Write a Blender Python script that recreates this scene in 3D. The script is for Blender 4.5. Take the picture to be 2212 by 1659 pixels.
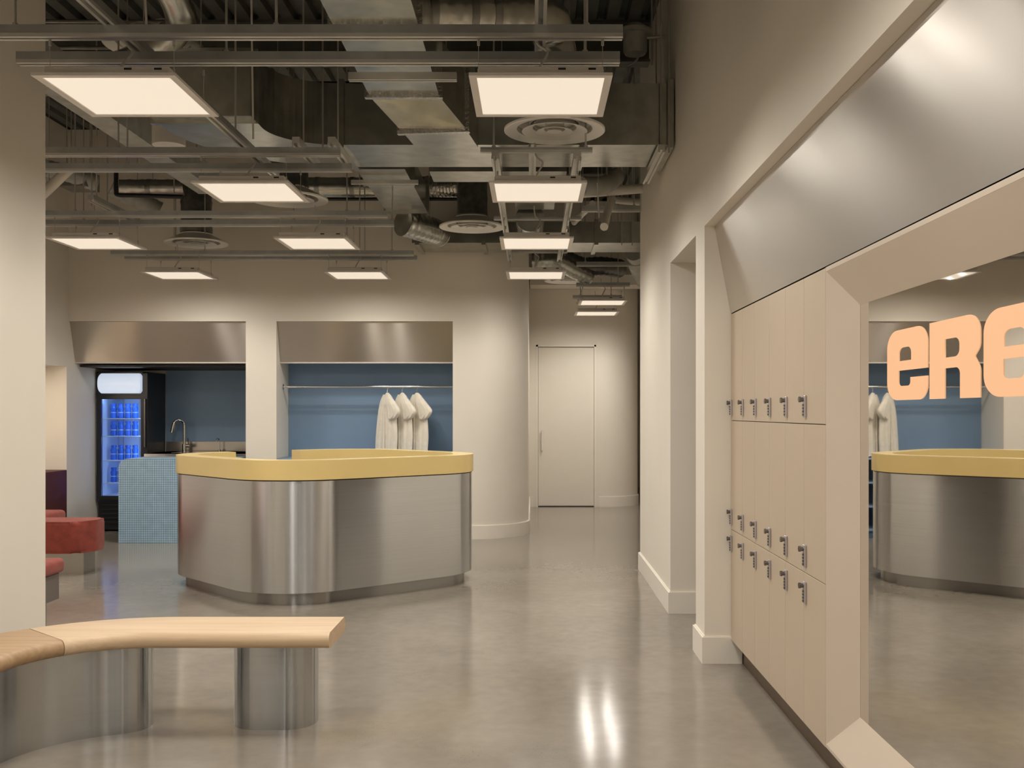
import bpy, bmesh, math, random
from mathutils import Vector, Matrix
R = math.radians
random.seed(7)
for o in list(bpy.data.objects): bpy.data.objects.remove(o)
scn = bpy.context.scene
C = scn.collection

# ------------------------------------------------------------------ camera, world, exposure
F, CX, CY, H = 2212.0, 1150.0, 890.0, 1.35
cam_d = bpy.data.cameras.new('camera'); cam = bpy.data.objects.new('camera', cam_d); C.objects.link(cam)
cam.location = (0, 0, H); cam.rotation_euler = (R(90), 0, 0)
cam_d.sensor_width = 36; cam_d.sensor_fit = 'HORIZONTAL'; cam_d.lens = 36 * F / 2212
cam_d.shift_x = -(CX - 1106) / 2212; cam_d.shift_y = (CY - 829.5) / 2212
cam_d.clip_start = 0.05; cam_d.clip_end = 100
scn.camera = cam
world = bpy.data.worlds.new('world'); scn.world = world; world.use_nodes = True
world.node_tree.nodes['Background'].inputs[0].default_value = (0.9, 0.8, 0.7, 1)
world.node_tree.nodes['Background'].inputs[1].default_value = 0.02
vs = scn.view_settings
vs.view_transform = 'Standard'; vs.look = 'None'; vs.gamma = 1; vs.use_curve_mapping = False
vs.exposure = 0.0
LAMP_W = 9.0            # watts of each ceiling panel
LAMP_COL = (1.0, 0.945, 0.87)
KS = 0.942               # panels are 565 mm squares hung at 2.68 m
LAMP_SPREAD = R(140)
SPOT_W = 5.8             # each of the four wide-angle emitters of a panel

def P(px, py, Y):        # a pixel and the depth of what it touches -> a point
    return Vector(((px - CX) / F * Y, Y, H + (CY - py) / F * Y))

# ------------------------------------------------------------------ materials
MATS = {}
def mat(name, col, rough=0.5, metal=0.0, spec=0.5, var=0.06, scale=6.0, bump=0.0, bscale=60.0, coat=0.0,
        emit=None, estr=0.0, aniso=0.0, arot=0.0, stretch=None, trans=0.0, sheen=0.0, coords='Object', alpha=1.0):
    m = bpy.data.materials.new(name); m.use_nodes = True
    nt = m.node_tree; b = nt.nodes['Principled BSDF']; L = nt.links
    b.inputs['Base Color'].default_value = (*col, 1)
    b.inputs['Roughness'].default_value = rough; b.inputs['Metallic'].default_value = metal
    b.inputs['Specular IOR Level'].default_value = spec
    b.inputs['Coat Weight'].default_value = coat; b.inputs['Transmission Weight'].default_value = trans
    b.inputs['Sheen Weight'].default_value = sheen; b.inputs['Alpha'].default_value = alpha
    tc = nt.nodes.new('ShaderNodeTexCoord'); mp = nt.nodes.new('ShaderNodeMapping')
    L.new(tc.outputs[coords], mp.inputs[0])
    if stretch: mp.inputs['Scale'].default_value = stretch
    if var:
        n = nt.nodes.new('ShaderNodeTexNoise'); n.inputs['Scale'].default_value = scale; n.inputs['Detail'].default_value = 4
        r = nt.nodes.new('ShaderNodeValToRGB')
        r.color_ramp.elements[0].position = 0.3; r.color_ramp.elements[1].position = 0.7
        r.color_ramp.elements[0].color = (*[c * (1 - var) for c in col], 1)
        r.color_ramp.elements[1].color = (*[min(1, c * (1 + var)) for c in col], 1)
        L.new(mp.outputs[0], n.inputs['Vector']); L.new(n.outputs[0], r.inputs[0]); L.new(r.outputs[0], b.inputs['Base Color'])
    if bump:
        n2 = nt.nodes.new('ShaderNodeTexNoise'); n2.inputs['Scale'].default_value = bscale; n2.inputs['Detail'].default_value = 3
        bp = nt.nodes.new('ShaderNodeBump'); bp.inputs['Strength'].default_value = bump; bp.inputs['Distance'].default_value = 0.01
        L.new(mp.outputs[0], n2.inputs['Vector']); L.new(n2.outputs[0], bp.inputs['Height']); L.new(bp.outputs[0], b.inputs['Normal'])
    if emit:
        b.inputs['Emission Color'].default_value = (*emit, 1); b.inputs['Emission Strength'].default_value = estr
    if aniso:
        t = nt.nodes.new('ShaderNodeCombineXYZ'); t.inputs[2].default_value = 1.0     # horizontal grain smears reflections up and down
        L.new(t.outputs[0], b.inputs['Tangent'])
        b.inputs['Anisotropic'].default_value = aniso; b.inputs['Anisotropic Rotation'].default_value = arot
    MATS[name] = m
    return m

mat('paint', (0.80, 0.74, 0.645), 0.55, var=0.015, scale=2.5, bump=0.03, bscale=180)
mat('trim_paint', (0.84, 0.78, 0.69), 0.4, var=0.01)
mat('frame_paint', (0.60, 0.505, 0.405), 0.42, var=0.02, scale=3)
mat('locker_paint', (0.545, 0.445, 0.335), 0.42, var=0.02, scale=3)
mat('door_paint', (0.80, 0.74, 0.645), 0.4, var=0.01)
mat('deck', (0.14, 0.143, 0.13), 0.6, 0.25, var=0.2, scale=4)
mat('dark', (0.012, 0.012, 0.014), 0.45, var=0)
mat('fridge_black', (0.012, 0.013, 0.017), 0.35, var=0)
mat('gap', (0.03, 0.025, 0.02), 0.7, var=0)
mat('toe_brown', (0.13, 0.085, 0.05), 0.35, 0.3, var=0.1)
mat('galv', (0.52, 0.52, 0.475), 0.27, 0.95, var=0.16, scale=9, bump=0.05, bscale=14)
mat('galv_dark', (0.28, 0.28, 0.26), 0.3, 0.85, var=0.22, scale=8, bump=0.05, bscale=20)
mat('foil', (0.66, 0.64, 0.60), 0.22, 1.0, var=0.1, bump=0.5, bscale=40)
mat('strut', (0.45, 0.46, 0.455), 0.42, 0.75, var=0.1, scale=12)
mat('strut_light', (0.68, 0.665, 0.62), 0.4, 0.7, var=0.08)
mat('rod', (0.52, 0.50, 0.46), 0.4, 0.6, var=0.05)
mat('lamp_white', (0.70, 0.655, 0.60), 0.5, var=0.02)
mat('grille_white', (0.86, 0.83, 0.77), 0.45, var=0.02)
mat('pvc', (0.66, 0.62, 0.56), 0.4, var=0.03)
mat('flex', (0.13, 0.13, 0.12), 0.35, 0.7, var=0.25, scale=20)
mat('insul', (0.42, 0.42, 0.385), 0.6, 0.2, var=0.15, scale=10)
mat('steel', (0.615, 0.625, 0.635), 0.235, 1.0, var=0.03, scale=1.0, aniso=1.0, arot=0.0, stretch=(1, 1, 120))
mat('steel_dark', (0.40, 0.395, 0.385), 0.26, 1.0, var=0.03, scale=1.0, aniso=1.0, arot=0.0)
mat('steel_bench', (0.55, 0.57, 0.59), 0.19, 1.0, var=0.03, scale=1.0, aniso=1.0, arot=0.0, stretch=(1, 1, 120))
mat('steel_back_hood', (0.54, 0.50, 0.45), 0.28, 1.0, var=0.03, scale=1.0, aniso=1.0)
mat('steel_fascia', (0.66, 0.62, 0.565), 0.285, 1.0, var=0.03, scale=1.0, aniso=0.9)
mat('steel_hood', (0.52, 0.49, 0.45), 0.22, 1.0, var=0.04, scale=1.0, bump=0.006, bscale=200)
mat('chrome', (0.75, 0.74, 0.72), 0.12, 1.0, var=0)
mat('knob_metal', (0.20, 0.19, 0.185), 0.18, 1.0, var=0)
mat('chrome_dark', (0.18, 0.17, 0.17), 0.2, 1.0, var=0)
mat('lock_silver', (0.62, 0.60, 0.66), 0.3, 0.9, var=0.05)
mat('yellow', (0.79, 0.60, 0.25), 0.30, var=0.02, scale=3, coat=0.2)
mat('blue', (0.195, 0.295, 0.425), 0.55, var=0.04, scale=2)
mat('blue_dark', (0.08, 0.15, 0.25), 0.5, var=0.04)
mat('blue_tile', (0.38, 0.55, 0.70), 0.28, var=0.08, scale=14)
mat('grout', (0.07, 0.15, 0.21), 0.8, var=0.05)
mat('velvet', (0.25, 0.042, 0.026), 0.9, var=0.18, scale=16, sheen=0.12, bump=0.15, bscale=120)
mat('burgundy', (0.085, 0.018, 0.010), 0.6, var=0.08)
mat('grey_panel', (0.20, 0.17, 0.155), 0.4, 0.3, var=0.04)
mat('terry', (0.82, 0.76, 0.65), 0.95, var=0.05, scale=20, bump=0.35, bscale=160, sheen=0.3)
mat('mirror', (0.80, 0.775, 0.735), 0.015, 1.0, var=0)
mat('white', (0.82, 0.78, 0.72), 0.5, var=0.01)
mat('wire_white', (0.7, 0.78, 0.9), 0.4, var=0)
mat('bottle_blue', (0.03, 0.16, 0.85), 0.18, var=0.05)
mat('bottle_label', (0.35, 0.55, 0.95), 0.4, var=0)
mat('fridge_inside', (0.62, 0.76, 1.0), 0.5, var=0)
mat('diffuser', (0.3, 0.27, 0.24), 0.6, var=0, emit=(0.80, 0.685, 0.545), estr=1.0)
mat('sign_glow', (0.25, 0.12, 0.06), 0.5, var=0, emit=(0.75, 0.42, 0.22), estr=1.0)
mat('header_glow', (0.7, 0.75, 0.85), 0.3, var=0, emit=(0.52, 0.60, 0.72), estr=0.9)
mat('led_blue', (0.3, 0.5, 1), 0.4, var=0, emit=(0.50, 0.72, 1.0), estr=13.0)
mat('niche_fill_glow', (1, 0.9, 0.8), 0.4, var=0, emit=(1.0, 0.86, 0.70), estr=40.0)  # glow of the lamp added inside the left wall niche
mat('glass', (1, 1, 1), 0.02, trans=1.0, var=0)
MATS['glass'].node_tree.nodes['Principled BSDF'].inputs['IOR'].default_value = 1.1

def wood(name, ca, cb):
    m = bpy.data.materials.new(name); m.use_nodes = True; nt = m.node_tree; L = nt.links; b = nt.nodes['Principled BSDF']
    b.inputs['Roughness'].default_value = 0.48
    tc = nt.nodes.new('ShaderNodeTexCoord'); mp = nt.nodes.new('ShaderNodeMapping')
    mp.inputs['Scale'].default_value = (0.9, 26, 26)
    L.new(tc.outputs['Object'], mp.inputs[0])
    n = nt.nodes.new('ShaderNodeTexNoise'); n.inputs['Scale'].default_value = 1.6; n.inputs['Detail'].default_value = 6; n.inputs['Distortion'].default_value = 0.6
    r = nt.nodes.new('ShaderNodeValToRGB')
    r.color_ramp.elements[0].position = 0.30; r.color_ramp.elements[1].position = 0.72
    r.color_ramp.elements[0].color = (*ca, 1); r.color_ramp.elements[1].color = (*cb, 1)
    L.new(mp.outputs[0], n.inputs['Vector']); L.new(n.outputs[0], r.inputs[0]); L.new(r.outputs[0], b.inputs['Base Color'])
    bp = nt.nodes.new('ShaderNodeBump'); bp.inputs['Strength'].default_value = 0.06; L.new(n.outputs[0], bp.inputs['Height']); L.new(bp.outputs[0], b.inputs['Normal'])
    MATS[name] = m
wood('oak_light', (0.55, 0.39, 0.235), (0.69, 0.515, 0.335))
wood('oak_dark', (0.37, 0.235, 0.125), (0.49, 0.325, 0.18))

def concrete():
    m = bpy.data.materials.new('concrete'); m.use_nodes = True; nt = m.node_tree; L = nt.links; b = nt.nodes['Principled BSDF']
    tc = nt.nodes.new('ShaderNodeTexCoord')
    n1 = nt.nodes.new('ShaderNodeTexNoise'); n1.inputs['Scale'].default_value = 1.1; n1.inputs['Detail'].default_value = 8; n1.inputs['Roughness'].default_value = 0.62
    n2 = nt.nodes.new('ShaderNodeTexNoise'); n2.inputs['Scale'].default_value = 120; n2.inputs['Detail'].default_value = 2
    n3 = nt.nodes.new('ShaderNodeTexNoise'); n3.inputs['Scale'].default_value = 2.3; n3.inputs['Detail'].default_value = 2
    n4 = nt.nodes.new('ShaderNodeTexNoise'); n4.inputs['Scale'].default_value = 14; n4.inputs['Detail'].default_value = 6
    for n in (n1, n2, n3, n4): L.new(tc.outputs['Object'], n.inputs['Vector'])
    r = nt.nodes.new('ShaderNodeValToRGB'); r.color_ramp.elements[0].position = 0.34; r.color_ramp.elements[1].position = 0.68
    r.color_ramp.elements[0].color = (0.235, 0.205, 0.167, 1); r.color_ramp.elements[1].color = (0.295, 0.262, 0.216, 1)
    L.new(n1.outputs[0], r.inputs[0])
    r4 = nt.nodes.new('ShaderNodeMapRange'); r4.inputs[1].default_value = 0.3; r4.inputs[2].default_value = 0.7; r4.inputs[3].default_value = 0.94; r4.inputs[4].default_value = 1.05
    L.new(n4.outputs[0], r4.inputs[0])
    mx0 = nt.nodes.new('ShaderNodeMix'); mx0.data_type = 'RGBA'; mx0.blend_type = 'MULTIPLY'; mx0.inputs[0].default_value = 1
    L.new(r.outputs[0], mx0.inputs[6]); L.new(r4.outputs[0], mx0.inputs[7])
    # dark pits, only in patches
    a = nt.nodes.new('ShaderNodeMapRange'); a.inputs[1].default_value = 0.645; a.inputs[2].default_value = 0.69
    L.new(n2.outputs[0], a.inputs[0])
    g = nt.nodes.new('ShaderNodeMapRange'); g.inputs[1].default_value = 0.52; g.inputs[2].default_value = 0.64
    L.new(n3.outputs[0], g.inputs[0])
    mu = nt.nodes.new('ShaderNodeMath'); mu.operation = 'MULTIPLY'; L.new(a.outputs[0], mu.inputs[0]); L.new(g.outputs[0], mu.inputs[1])
    mx = nt.nodes.new('ShaderNodeMix'); mx.data_type = 'RGBA'; mx.inputs[7].default_value = (0.155, 0.132, 0.105, 1)
    L.new(mu.outputs[0], mx.inputs[0]); L.new(mx0.outputs[2], mx.inputs[6]); L.new(mx.outputs[2], b.inputs['Base Color'])
    rr = nt.nodes.new('ShaderNodeMapRange'); rr.inputs[1].default_value = 0.3; rr.inputs[2].default_value = 0.7; rr.inputs[3].default_value = 0.125; rr.inputs[4].default_value = 0.145
    L.new(n4.outputs[0], rr.inputs[0]); L.new(rr.outputs[0], b.inputs['Roughness'])
    b.inputs['Specular IOR Level'].default_value = 0.38
    MATS['concrete'] = m
concrete()

# ------------------------------------------------------------------ mesh helpers
def nb(): return bmesh.new()
def box(bm, x0, x1, y0, y1, z0, z1, bev=0.0, seg=2):
    vs_ = [bm.verts.new((x, y, z)) for x in (x0, x1) for y in (y0, y1) for z in (z0, z1)]
    idx = [(0, 1, 3, 2), (4, 6, 7, 5), (0, 4, 5, 1), (2, 3, 7, 6), (0, 2, 6, 4), (1, 5, 7, 3)]
    fs = [bm.faces.new([vs_[i] for i in f]) for f in idx]
    if bev:
        es = list({e for f in fs for e in f.edges})
        bmesh.ops.bevel(bm, geom=es, offset=bev, segments=seg, profile=0.5, affect='EDGES')
def prism(bm, poly, z0, z1, fn=None):
    f = fn or (lambda u, v, w: (u, v, w))
    a = [bm.verts.new(f(p[0], p[1], z0)) for p in poly]; b = [bm.verts.new(f(p[0], p[1], z1)) for p in poly]
    n = len(poly)
    for i in range(n):
        j = (i + 1) % n; bm.faces.new((a[i], a[j], b[j], b[i]))
    bm.faces.new(a[::-1]); bm.faces.new(b)
def strip_solid(bm, outer, inner, z0, z1):
    """a wall of given outer and inner lines (same count), closed at both ends"""
    n = len(outer)
    rows = [[bm.verts.new((p[0], p[1], z)) for p in line] for line, z in ((outer, z0), (outer, z1), (inner, z1), (inner, z0))]
    for k in range(4):
        A, B = rows[k], rows[(k + 1) % 4]
        for i in range(n - 1): bm.faces.new((A[i], A[i + 1], B[i + 1], B[i]))
    bm.faces.new([rows[k][0] for k in (3, 2, 1, 0)]); bm.faces.new([rows[k][-1] for k in range(4)])
def smooth_path(pts, per=8):
    pts = [Vector(p) for p in pts]; out = []
    for i in range(len(pts) - 1):
        p0 = pts[max(0, i - 1)]; p1 = pts[i]; p2 = pts[i + 1]; p3 = pts[min(len(pts) - 1, i + 2)]
        for k in range(per):
            t = k / per
            out.append(0.5 * ((2 * p1) + (p2 - p0) * t + (2 * p0 - 5 * p1 + 4 * p2 - p3) * t * t + (3 * p1 - p0 - 3 * p2 + p3) * t ** 3))
    out.append(pts[-1]); return out
def tube(bm, pts, r, n=10, rf=None, caps=True):
    pts = [Vector(p) for p in pts]; m = len(pts)
    t0 = (pts[1] - pts[0]).normalized()
    up = Vector((0, 0, 1)) if abs(t0.z) < 0.9 else Vector((1, 0, 0))
    nrm = (up - t0 * up.dot(t0)).normalized(); prev = None; rows = []
    for i, p in enumerate(pts):
        t = (pts[min(i + 1, m - 1)] - pts[max(i - 1, 0)]).normalized()
        nrm = (nrm - t * nrm.dot(t)).normalized(); bi = t.cross(nrm)
        rr = rf(i) if rf else r
        rows.append([bm.verts.new(p + (nrm * math.cos(2 * math.pi * k / n) + bi * math.sin(2 * math.pi * k / n)) * rr) for k in range(n)])
    for A, B in zip(rows, rows[1:]):
        for k in range(n): bm.faces.new((A[k], A[(k + 1) % n], B[(k + 1) % n], B[k]))
    if caps: bm.faces.new(rows[0][::-1]); bm.faces.new(rows[-1])
def resample(pts, step):
    pts = [Vector(p) for p in pts]; out = [pts[0]]; acc = 0
    for a, b in zip(pts, pts[1:]):
        d = (b - a).length
        while acc + d >= step:
            t = (step - acc) / d; a = a.lerp(b, t); out.append(a.copy()); d = (b - a).length; acc = 0
        acc += d
    out.append(pts[-1]); return out
def lathe(bm, prof, n=32, c=(0, 0, 0), close=False):
    rows = []
    for r, z in prof:
        if r < 1e-5: rows.append([bm.verts.new((c[0], c[1], c[2] + z))])
        else: rows.append([bm.verts.new((c[0] + r * math.cos(2 * math.pi * k / n), c[1] + r * math.sin(2 * math.pi * k / n), c[2] + z)) for k in range(n)])
    pairs = list(zip(rows, rows[1:])) + ([(rows[-1], rows[0])] if close else [])
    for A, B in pairs:
        for k in range(n):
            j = (k + 1) % n
            if len(A) == 1: bm.faces.new((A[0], B[k], B[j]))
            elif len(B) == 1: bm.faces.new((A[k], B[0], A[j]))
            else: bm.faces.new((A[k], B[k], B[j], A[j]))
def rect_sweep(bm, path, w, h):
    """rectangular duct: path of the bottom centre line, w wide in plan, h tall"""
    pts = [Vector(p) for p in path]; m = len(pts); rows = []
    for i, p in enumerate(pts):
        d = pts[min(i + 1, m - 1)] - pts[max(i - 1, 0)]; d.z = 0; d.normalize(); nx = Vector((d.y, -d.x, 0))
        rows.append([bm.verts.new(p + nx * s * w / 2 + Vector((0, 0, z))) for s, z in ((-1, 0), (1, 0), (1, h), (-1, h))])
    for A, B in zip(rows, rows[1:]):
        for k in range(4): bm.faces.new((A[k], A[(k + 1) % 4], B[(k + 1) % 4], B[k]))
    bm.faces.new(rows[0][::-1]); bm.faces.new(rows[-1])
def rounded_poly(corners, radii, seg=14):
    n = len(corners); out = []
    for i in range(n):
        p = Vector(corners[i]); a = (Vector(corners[i - 1]) - p).normalized(); b = (Vector(corners[(i + 1) % n]) - p).normalized()
        r = radii[i] if isinstance(radii, (list, tuple)) else radii
        if r < 1e-6: out.append((p.x, p.y)); continue
        half = math.acos(max(-1, min(1, a.dot(b)))) / 2
        t = r / math.tan(half); c = p + (a + b).normalized() * (r / math.sin(half))
        s = p + a * t; e = p + b * t
        a0 = math.atan2(s.y - c.y, s.x - c.x); a1 = math.atan2(e.y - c.y, e.x - c.x)
        d = (a1 - a0 + math.pi) % (2 * math.pi) - math.pi
        for k in range(seg + 1): out.append((c.x + r * math.cos(a0 + d * k / seg), c.y + r * math.sin(a0 + d * k / seg)))
    return out

def obj(name, bm, m, parent=None, smooth=True, ang=32, loc=None):
    if isinstance(bm, bpy.types.Mesh): me = bm
    else:
        bmesh.ops.recalc_face_normals(bm, faces=bm.faces)
        me = bpy.data.meshes.new(name); bm.to_mesh(me); bm.free()
        if smooth: me.shade_smooth(); me.set_sharp_from_angle(angle=R(ang))
        if m: me.materials.append(MATS[m])
    o = bpy.data.objects.new(name, me); C.objects.link(o)
    if parent: o.parent = parent
    if loc: o.location = loc
    return o
def tag(o, label, cat, group=None, kind=None):
    o['label'] = label; o['category'] = cat
    if group: o['group'] = group
    if kind: o['kind'] = kind
    return o
def thing(name, label, cat, loc=(0, 0, 0), rz=0.0, group=None):
    o = bpy.data.objects.new(name, None); C.objects.link(o); o.empty_display_size = 0.05
    o.location = loc; o.rotation_euler = (0, 0, rz); return tag(o, label, cat, group)
def struct(name, bm, m, label=None, smooth=True):
    o = obj(name, bm, m, smooth=smooth); o['kind'] = 'structure'
    if label: o['label'] = label; o['category'] = name.split('_')[0]
    return o
def dup(root, loc, label, rz=None):
    r = root.copy(); C.objects.link(r); r.location = loc; r['label'] = label
    if rz is not None: r.rotation_euler = (0, 0, rz)
    for ch in list(root.children):
        c = ch.copy(); C.objects.link(c); c.parent = r
        for g in list(ch.children):
            d = g.copy(); C.objects.link(d); d.parent = c
    return r

# ------------------------------------------------------------------ room shell
CEIL = 4.35
XR = 0.926; YB = 10.88; XL = -4.93; XC = -0.045; YD = 14.57; HEAD = 2.35
bm = nb(); box(bm, -6.2, 4.2, -3.2, 18.5, -0.12, 0.0)
struct('floor', bm, 'concrete', 'polished grey concrete floor with faint pits')
# corrugated deck
bm = nb(); prof = []
x = -6.2; k = 0
while x < 4.2:
    prof += [(x, CEIL), (x + 0.09, CEIL), (x + 0.105, CEIL + 0.05), (x + 0.150, CEIL + 0.05)]; x += 0.165
for (xa, za), (xb, zb) in zip(prof, prof[1:]):
    v = [bm.verts.new(p) for p in ((xa, -3.2, za), (xb, -3.2, zb), (xb, 18.5, zb), (xa, 18.5, za))]; bm.faces.new(v)
bmesh.ops.remove_doubles(bm, verts=bm.verts, dist=1e-5)
struct('ceiling', bm, 'deck', 'dark ribbed metal deck ceiling', smooth=False)

# right wall: plane X = XR, with a passage and the locker recess
bm = nb()
T = 0.40
box(bm, XR, XR + T, -1.2, 8.80, HEAD, CEIL)                # band above the openings
box(bm, XR, XR + T, 6.87, 8.80, 0, HEAD)                   # beyond the passage
box(bm, XR, XR + T, 5.505, 5.80, 0, HEAD)                  # pier between passage and lockers
box(bm, XR, XR + T, -1.2, -0.6, 0, HEAD)
box(bm, 1.32, 1.40, -0.6, 5.505, 0, HEAD)                  # back of the locker recess
struct('wall_right', bm, 'paint', 'beige right wall with tall openings', smooth=False)
bm = nb(); box(bm, 2.6, 2.7, 5.0, 18.4, 0, CEIL)
struct('wall_side_passage', bm, 'paint', 'beige wall of the side passage', smooth=False)
# back wall with two niches and a rounded corner
NX0, NX1, NX2, NX3 = XL, -3.045, -2.72, -0.846
NB1, NB2 = 12.12, 11.42
HT = 2.314
corner = [(-0.645 + 0.6 * math.cos(R(a)), 11.48 + 0.6 * math.sin(R(a))) for a in range(-90, 1, 6)]
bm = nb()
poly = [(NX0 - 0.4, YB)] + corner + [(XC, YD + 0.2), (XC - 0.3, YD + 0.2), (-0.35, 12.4), (NX0 - 0.4, 12.4)]
prism(bm, poly, HT, CEIL)
poly = [(NX3, YB)] + corner + [(XC, YD + 0.2), (XC - 0.3, YD + 0.2), (-0.35, 12.4), (NX3, 12.4)]
prism(bm, poly, 0, HT)
box(bm, NX1, NX2, YB, 12.4, 0, HT)
box(bm, NX0 - 0.4, NX1, NB1, 12.4, 0, HT)
struct('wall_back', bm, 'paint', 'beige back wall with two niches and a rounded corner')
bm = nb(); box(bm, NX2 + 0.002, NX3 - 0.002, NB2, NB2 + 0.03, 0, HT - 0.002)
o = obj('niche_back_panel', bm, 'blue', smooth=False); tag(o, 'slate blue back panel behind the hanging robes', 'panel')
# left far wall with a bright niche
bm = nb()
box(bm, XL - 0.3, XL, 5.6, YB, 1.83, CEIL); box(bm, XL - 0.3, XL, 10.84, YB + 1.4, 0, 1.83); box(bm, XL - 0.3, XL, YB, YB + 1.4, 1.83, HT)
box(bm, XL - 0.3, XL, 5.6, 9.3, 0, 1.83); box(bm, XL - 0.55, XL - 0.3, 5.6, YB + 0.3, 0, CEIL)
struct('wall_left', bm, 'paint', 'beige left wall with a seating niche', smooth=False)
bm = nb(); box(bm, -2.75, -2.601, -3.0, 5.47, 0, CEIL); box(bm, -5.48, -2.75, 5.45, 5.6, 0, CEIL)
struct('wall_partition', bm, 'paint', 'near beige partition at the left edge', smooth=False)
# corridor end wall with the door opening, rounded right end
DX0, DX1, DZ = 0.055, 0.905, 2.305
cc = [(1.0 + 0.55 * math.cos(R(a)), YD + 0.55 + 0.55 * math.sin(R(a))) for a in range(-90, 1, 6)]
bm = nb()
prism(bm, [(XC, YD), (DX0, YD), (DX0, YD + 0.15), (XC, YD + 0.15)], 0, DZ)
prism(bm, [(DX1, YD)] + cc + [(1.55, 18.3), (1.3, 18.3), (1.3, 15.6), (DX1, YD + 0.15)], 0, DZ)
prism(bm, [(XC, YD)] + cc + [(1.55, 18.3), (1.3, 18.3), (1.3, 15.6), (DX1, YD + 0.15), (XC, YD + 0.15)], DZ, CEIL)
struct('wall_corridor_end', bm, 'paint', 'beige corridor end wall with rounded corner')
bm = nb(); box(bm, -6.2, 4.2, 18.3, 18.4, 0, CEIL); struct('wall_far', bm, 'paint')
bm = nb(); box(bm, 4.1, 4.2, -3.2, 18.4, 0, CEIL); struct('wall_outer_right', bm, 'paint')
WX = [-2.5, -1.75, -1.35, -0.6, -0.3, 0.15, 0.32, 0.85, 1.6, 2.6]
bm = nb(); box(bm, -6.2, WX[0], -3.2, -3.0, 0, CEIL); box(bm, WX[-1], 4.2, -3.2, -3.0, 0, CEIL); box(bm, WX[0], WX[-1], -3.2, -3.0, 2.9, CEIL)
for k in range(1, 9, 2): box(bm, WX[k], WX[k + 1], -3.2, -3.0, 0, 2.9)
struct('wall_front', bm, 'paint', smooth=False)
for k in range(0, 10, 2):
    bm = nb(); box(bm, WX[k], WX[k + 1], -3.16, -3.12, 0, 2.9); struct('window_%d' % (k // 2 + 1), bm, 'dark')  # unseen dark panels added to streak the steel reflections

# drywall beam across the corridor
bm = nb(); box(bm, XC + 0.01, 2.5, 14.1, 14.56, 3.10, 3.24)
struct('trim_1', bm, 'trim_paint', 'beige drywall beam above the corridor door', smooth=False)

# baseboards
BH, BT = 0.148, 0.016
def base_line(name, line, label):
    """line runs with the room on its right-hand side; offset to that side"""
    pts = [Vector(p) for p in line]; out = []
    n = len(pts)
    for i, p in enumerate(pts):
        ds = []
        if i > 0: ds.append((p - pts[i - 1]).normalized())
        if i < n - 1: ds.append((pts[i + 1] - p).normalized())
        nn = [Vector((d.y, -d.x)) for d in ds]
        if len(nn) == 2:
            b = (nn[0] + nn[1]); b = b / max(0.2, b.dot(nn[0])); out.append(p + b * BT)
        else: out.append(p + nn[0] * BT)
    bm = nb(); strip_solid(bm, [tuple(p) for p in out], [tuple(p) for p in pts], 0, BH - 0.006)
    out2 = [p.lerp(q, 0.55) for p, q in zip(out, pts)]
    strip_solid(bm, [tuple(p) for p in out2], [tuple(p) for p in pts], BH - 0.006, BH)
    o = obj(name, bm, 'trim_paint'); o['kind'] = 'structure'; o['label'] = label; o['category'] = 'baseboard'
base_line('baseboard_back', [(NX3, YB)] + corner + [(XC, YD - 0.02)], 'cream baseboard round the curved corner')
base_line('baseboard_corridor', [(DX1 + 0.04, YD)] + cc + [(1.55, 17)], 'cream baseboard right of the corridor door')
base_line('baseboard_corridor_left', [(XC + BT, YD), (DX0 - 0.04, YD)], 'cream baseboard left of the corridor door')
def rev(l): return l[::-1]
base_line('baseboard_right', [(XR + T, 8.80), (XR, 8.80), (XR, 6.87), (XR + T, 6.87)][::1], 'cream baseboard on the wall beyond the passage')
base_line('baseboard_pier', [(XR + T, 5.80), (XR, 5.80), (XR, 5.505), (1.125, 5.505)], 'cream baseboard wrapping the pier by the lockers')

# corridor door
d = thing('door_1', 'flush cream corridor door with long pull handle', 'door', ((DX0 + DX1) / 2, YD, 0)); d['kind'] = 'structure'
w = (DX1 - DX0) / 2
bm = nb(); box(bm, -w + 0.028, w - 0.028, 0.035, 0.075, 0.012, DZ - 0.03, 0.002, 1); obj('door_leaf', bm, 'door_paint', d)
bm = nb(); box(bm, -w, -w + 0.025, -0.006, 0.12, 0, DZ); box(bm, w - 0.025, w, -0.006, 0.12, 0, DZ); box(bm, -w, w, -0.006, 0.12, DZ - 0.025, DZ)
obj('door_frame', bm, 'trim_paint', d, smooth=False)
bm = nb(); hx = -w + 0.085
tube(bm, [(hx, 0.0, 0.80), (hx, 0.0, 1.09)], 0.013, 12); tube(bm, [(hx, 0.036, 0.82), (hx, 0.0, 0.82)], 0.012); tube(bm, [(hx, 0.036, 1.07), (hx, 0.0, 1.07)], 0.012)
obj('pull_handle', bm, 'white', d)
bm = nb(); box(bm, -w + 0.028, w - 0.028, 0.04, 0.07, 0.0, 0.011); obj('threshold_gap', bm, 'dark', d, smooth=False)

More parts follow.
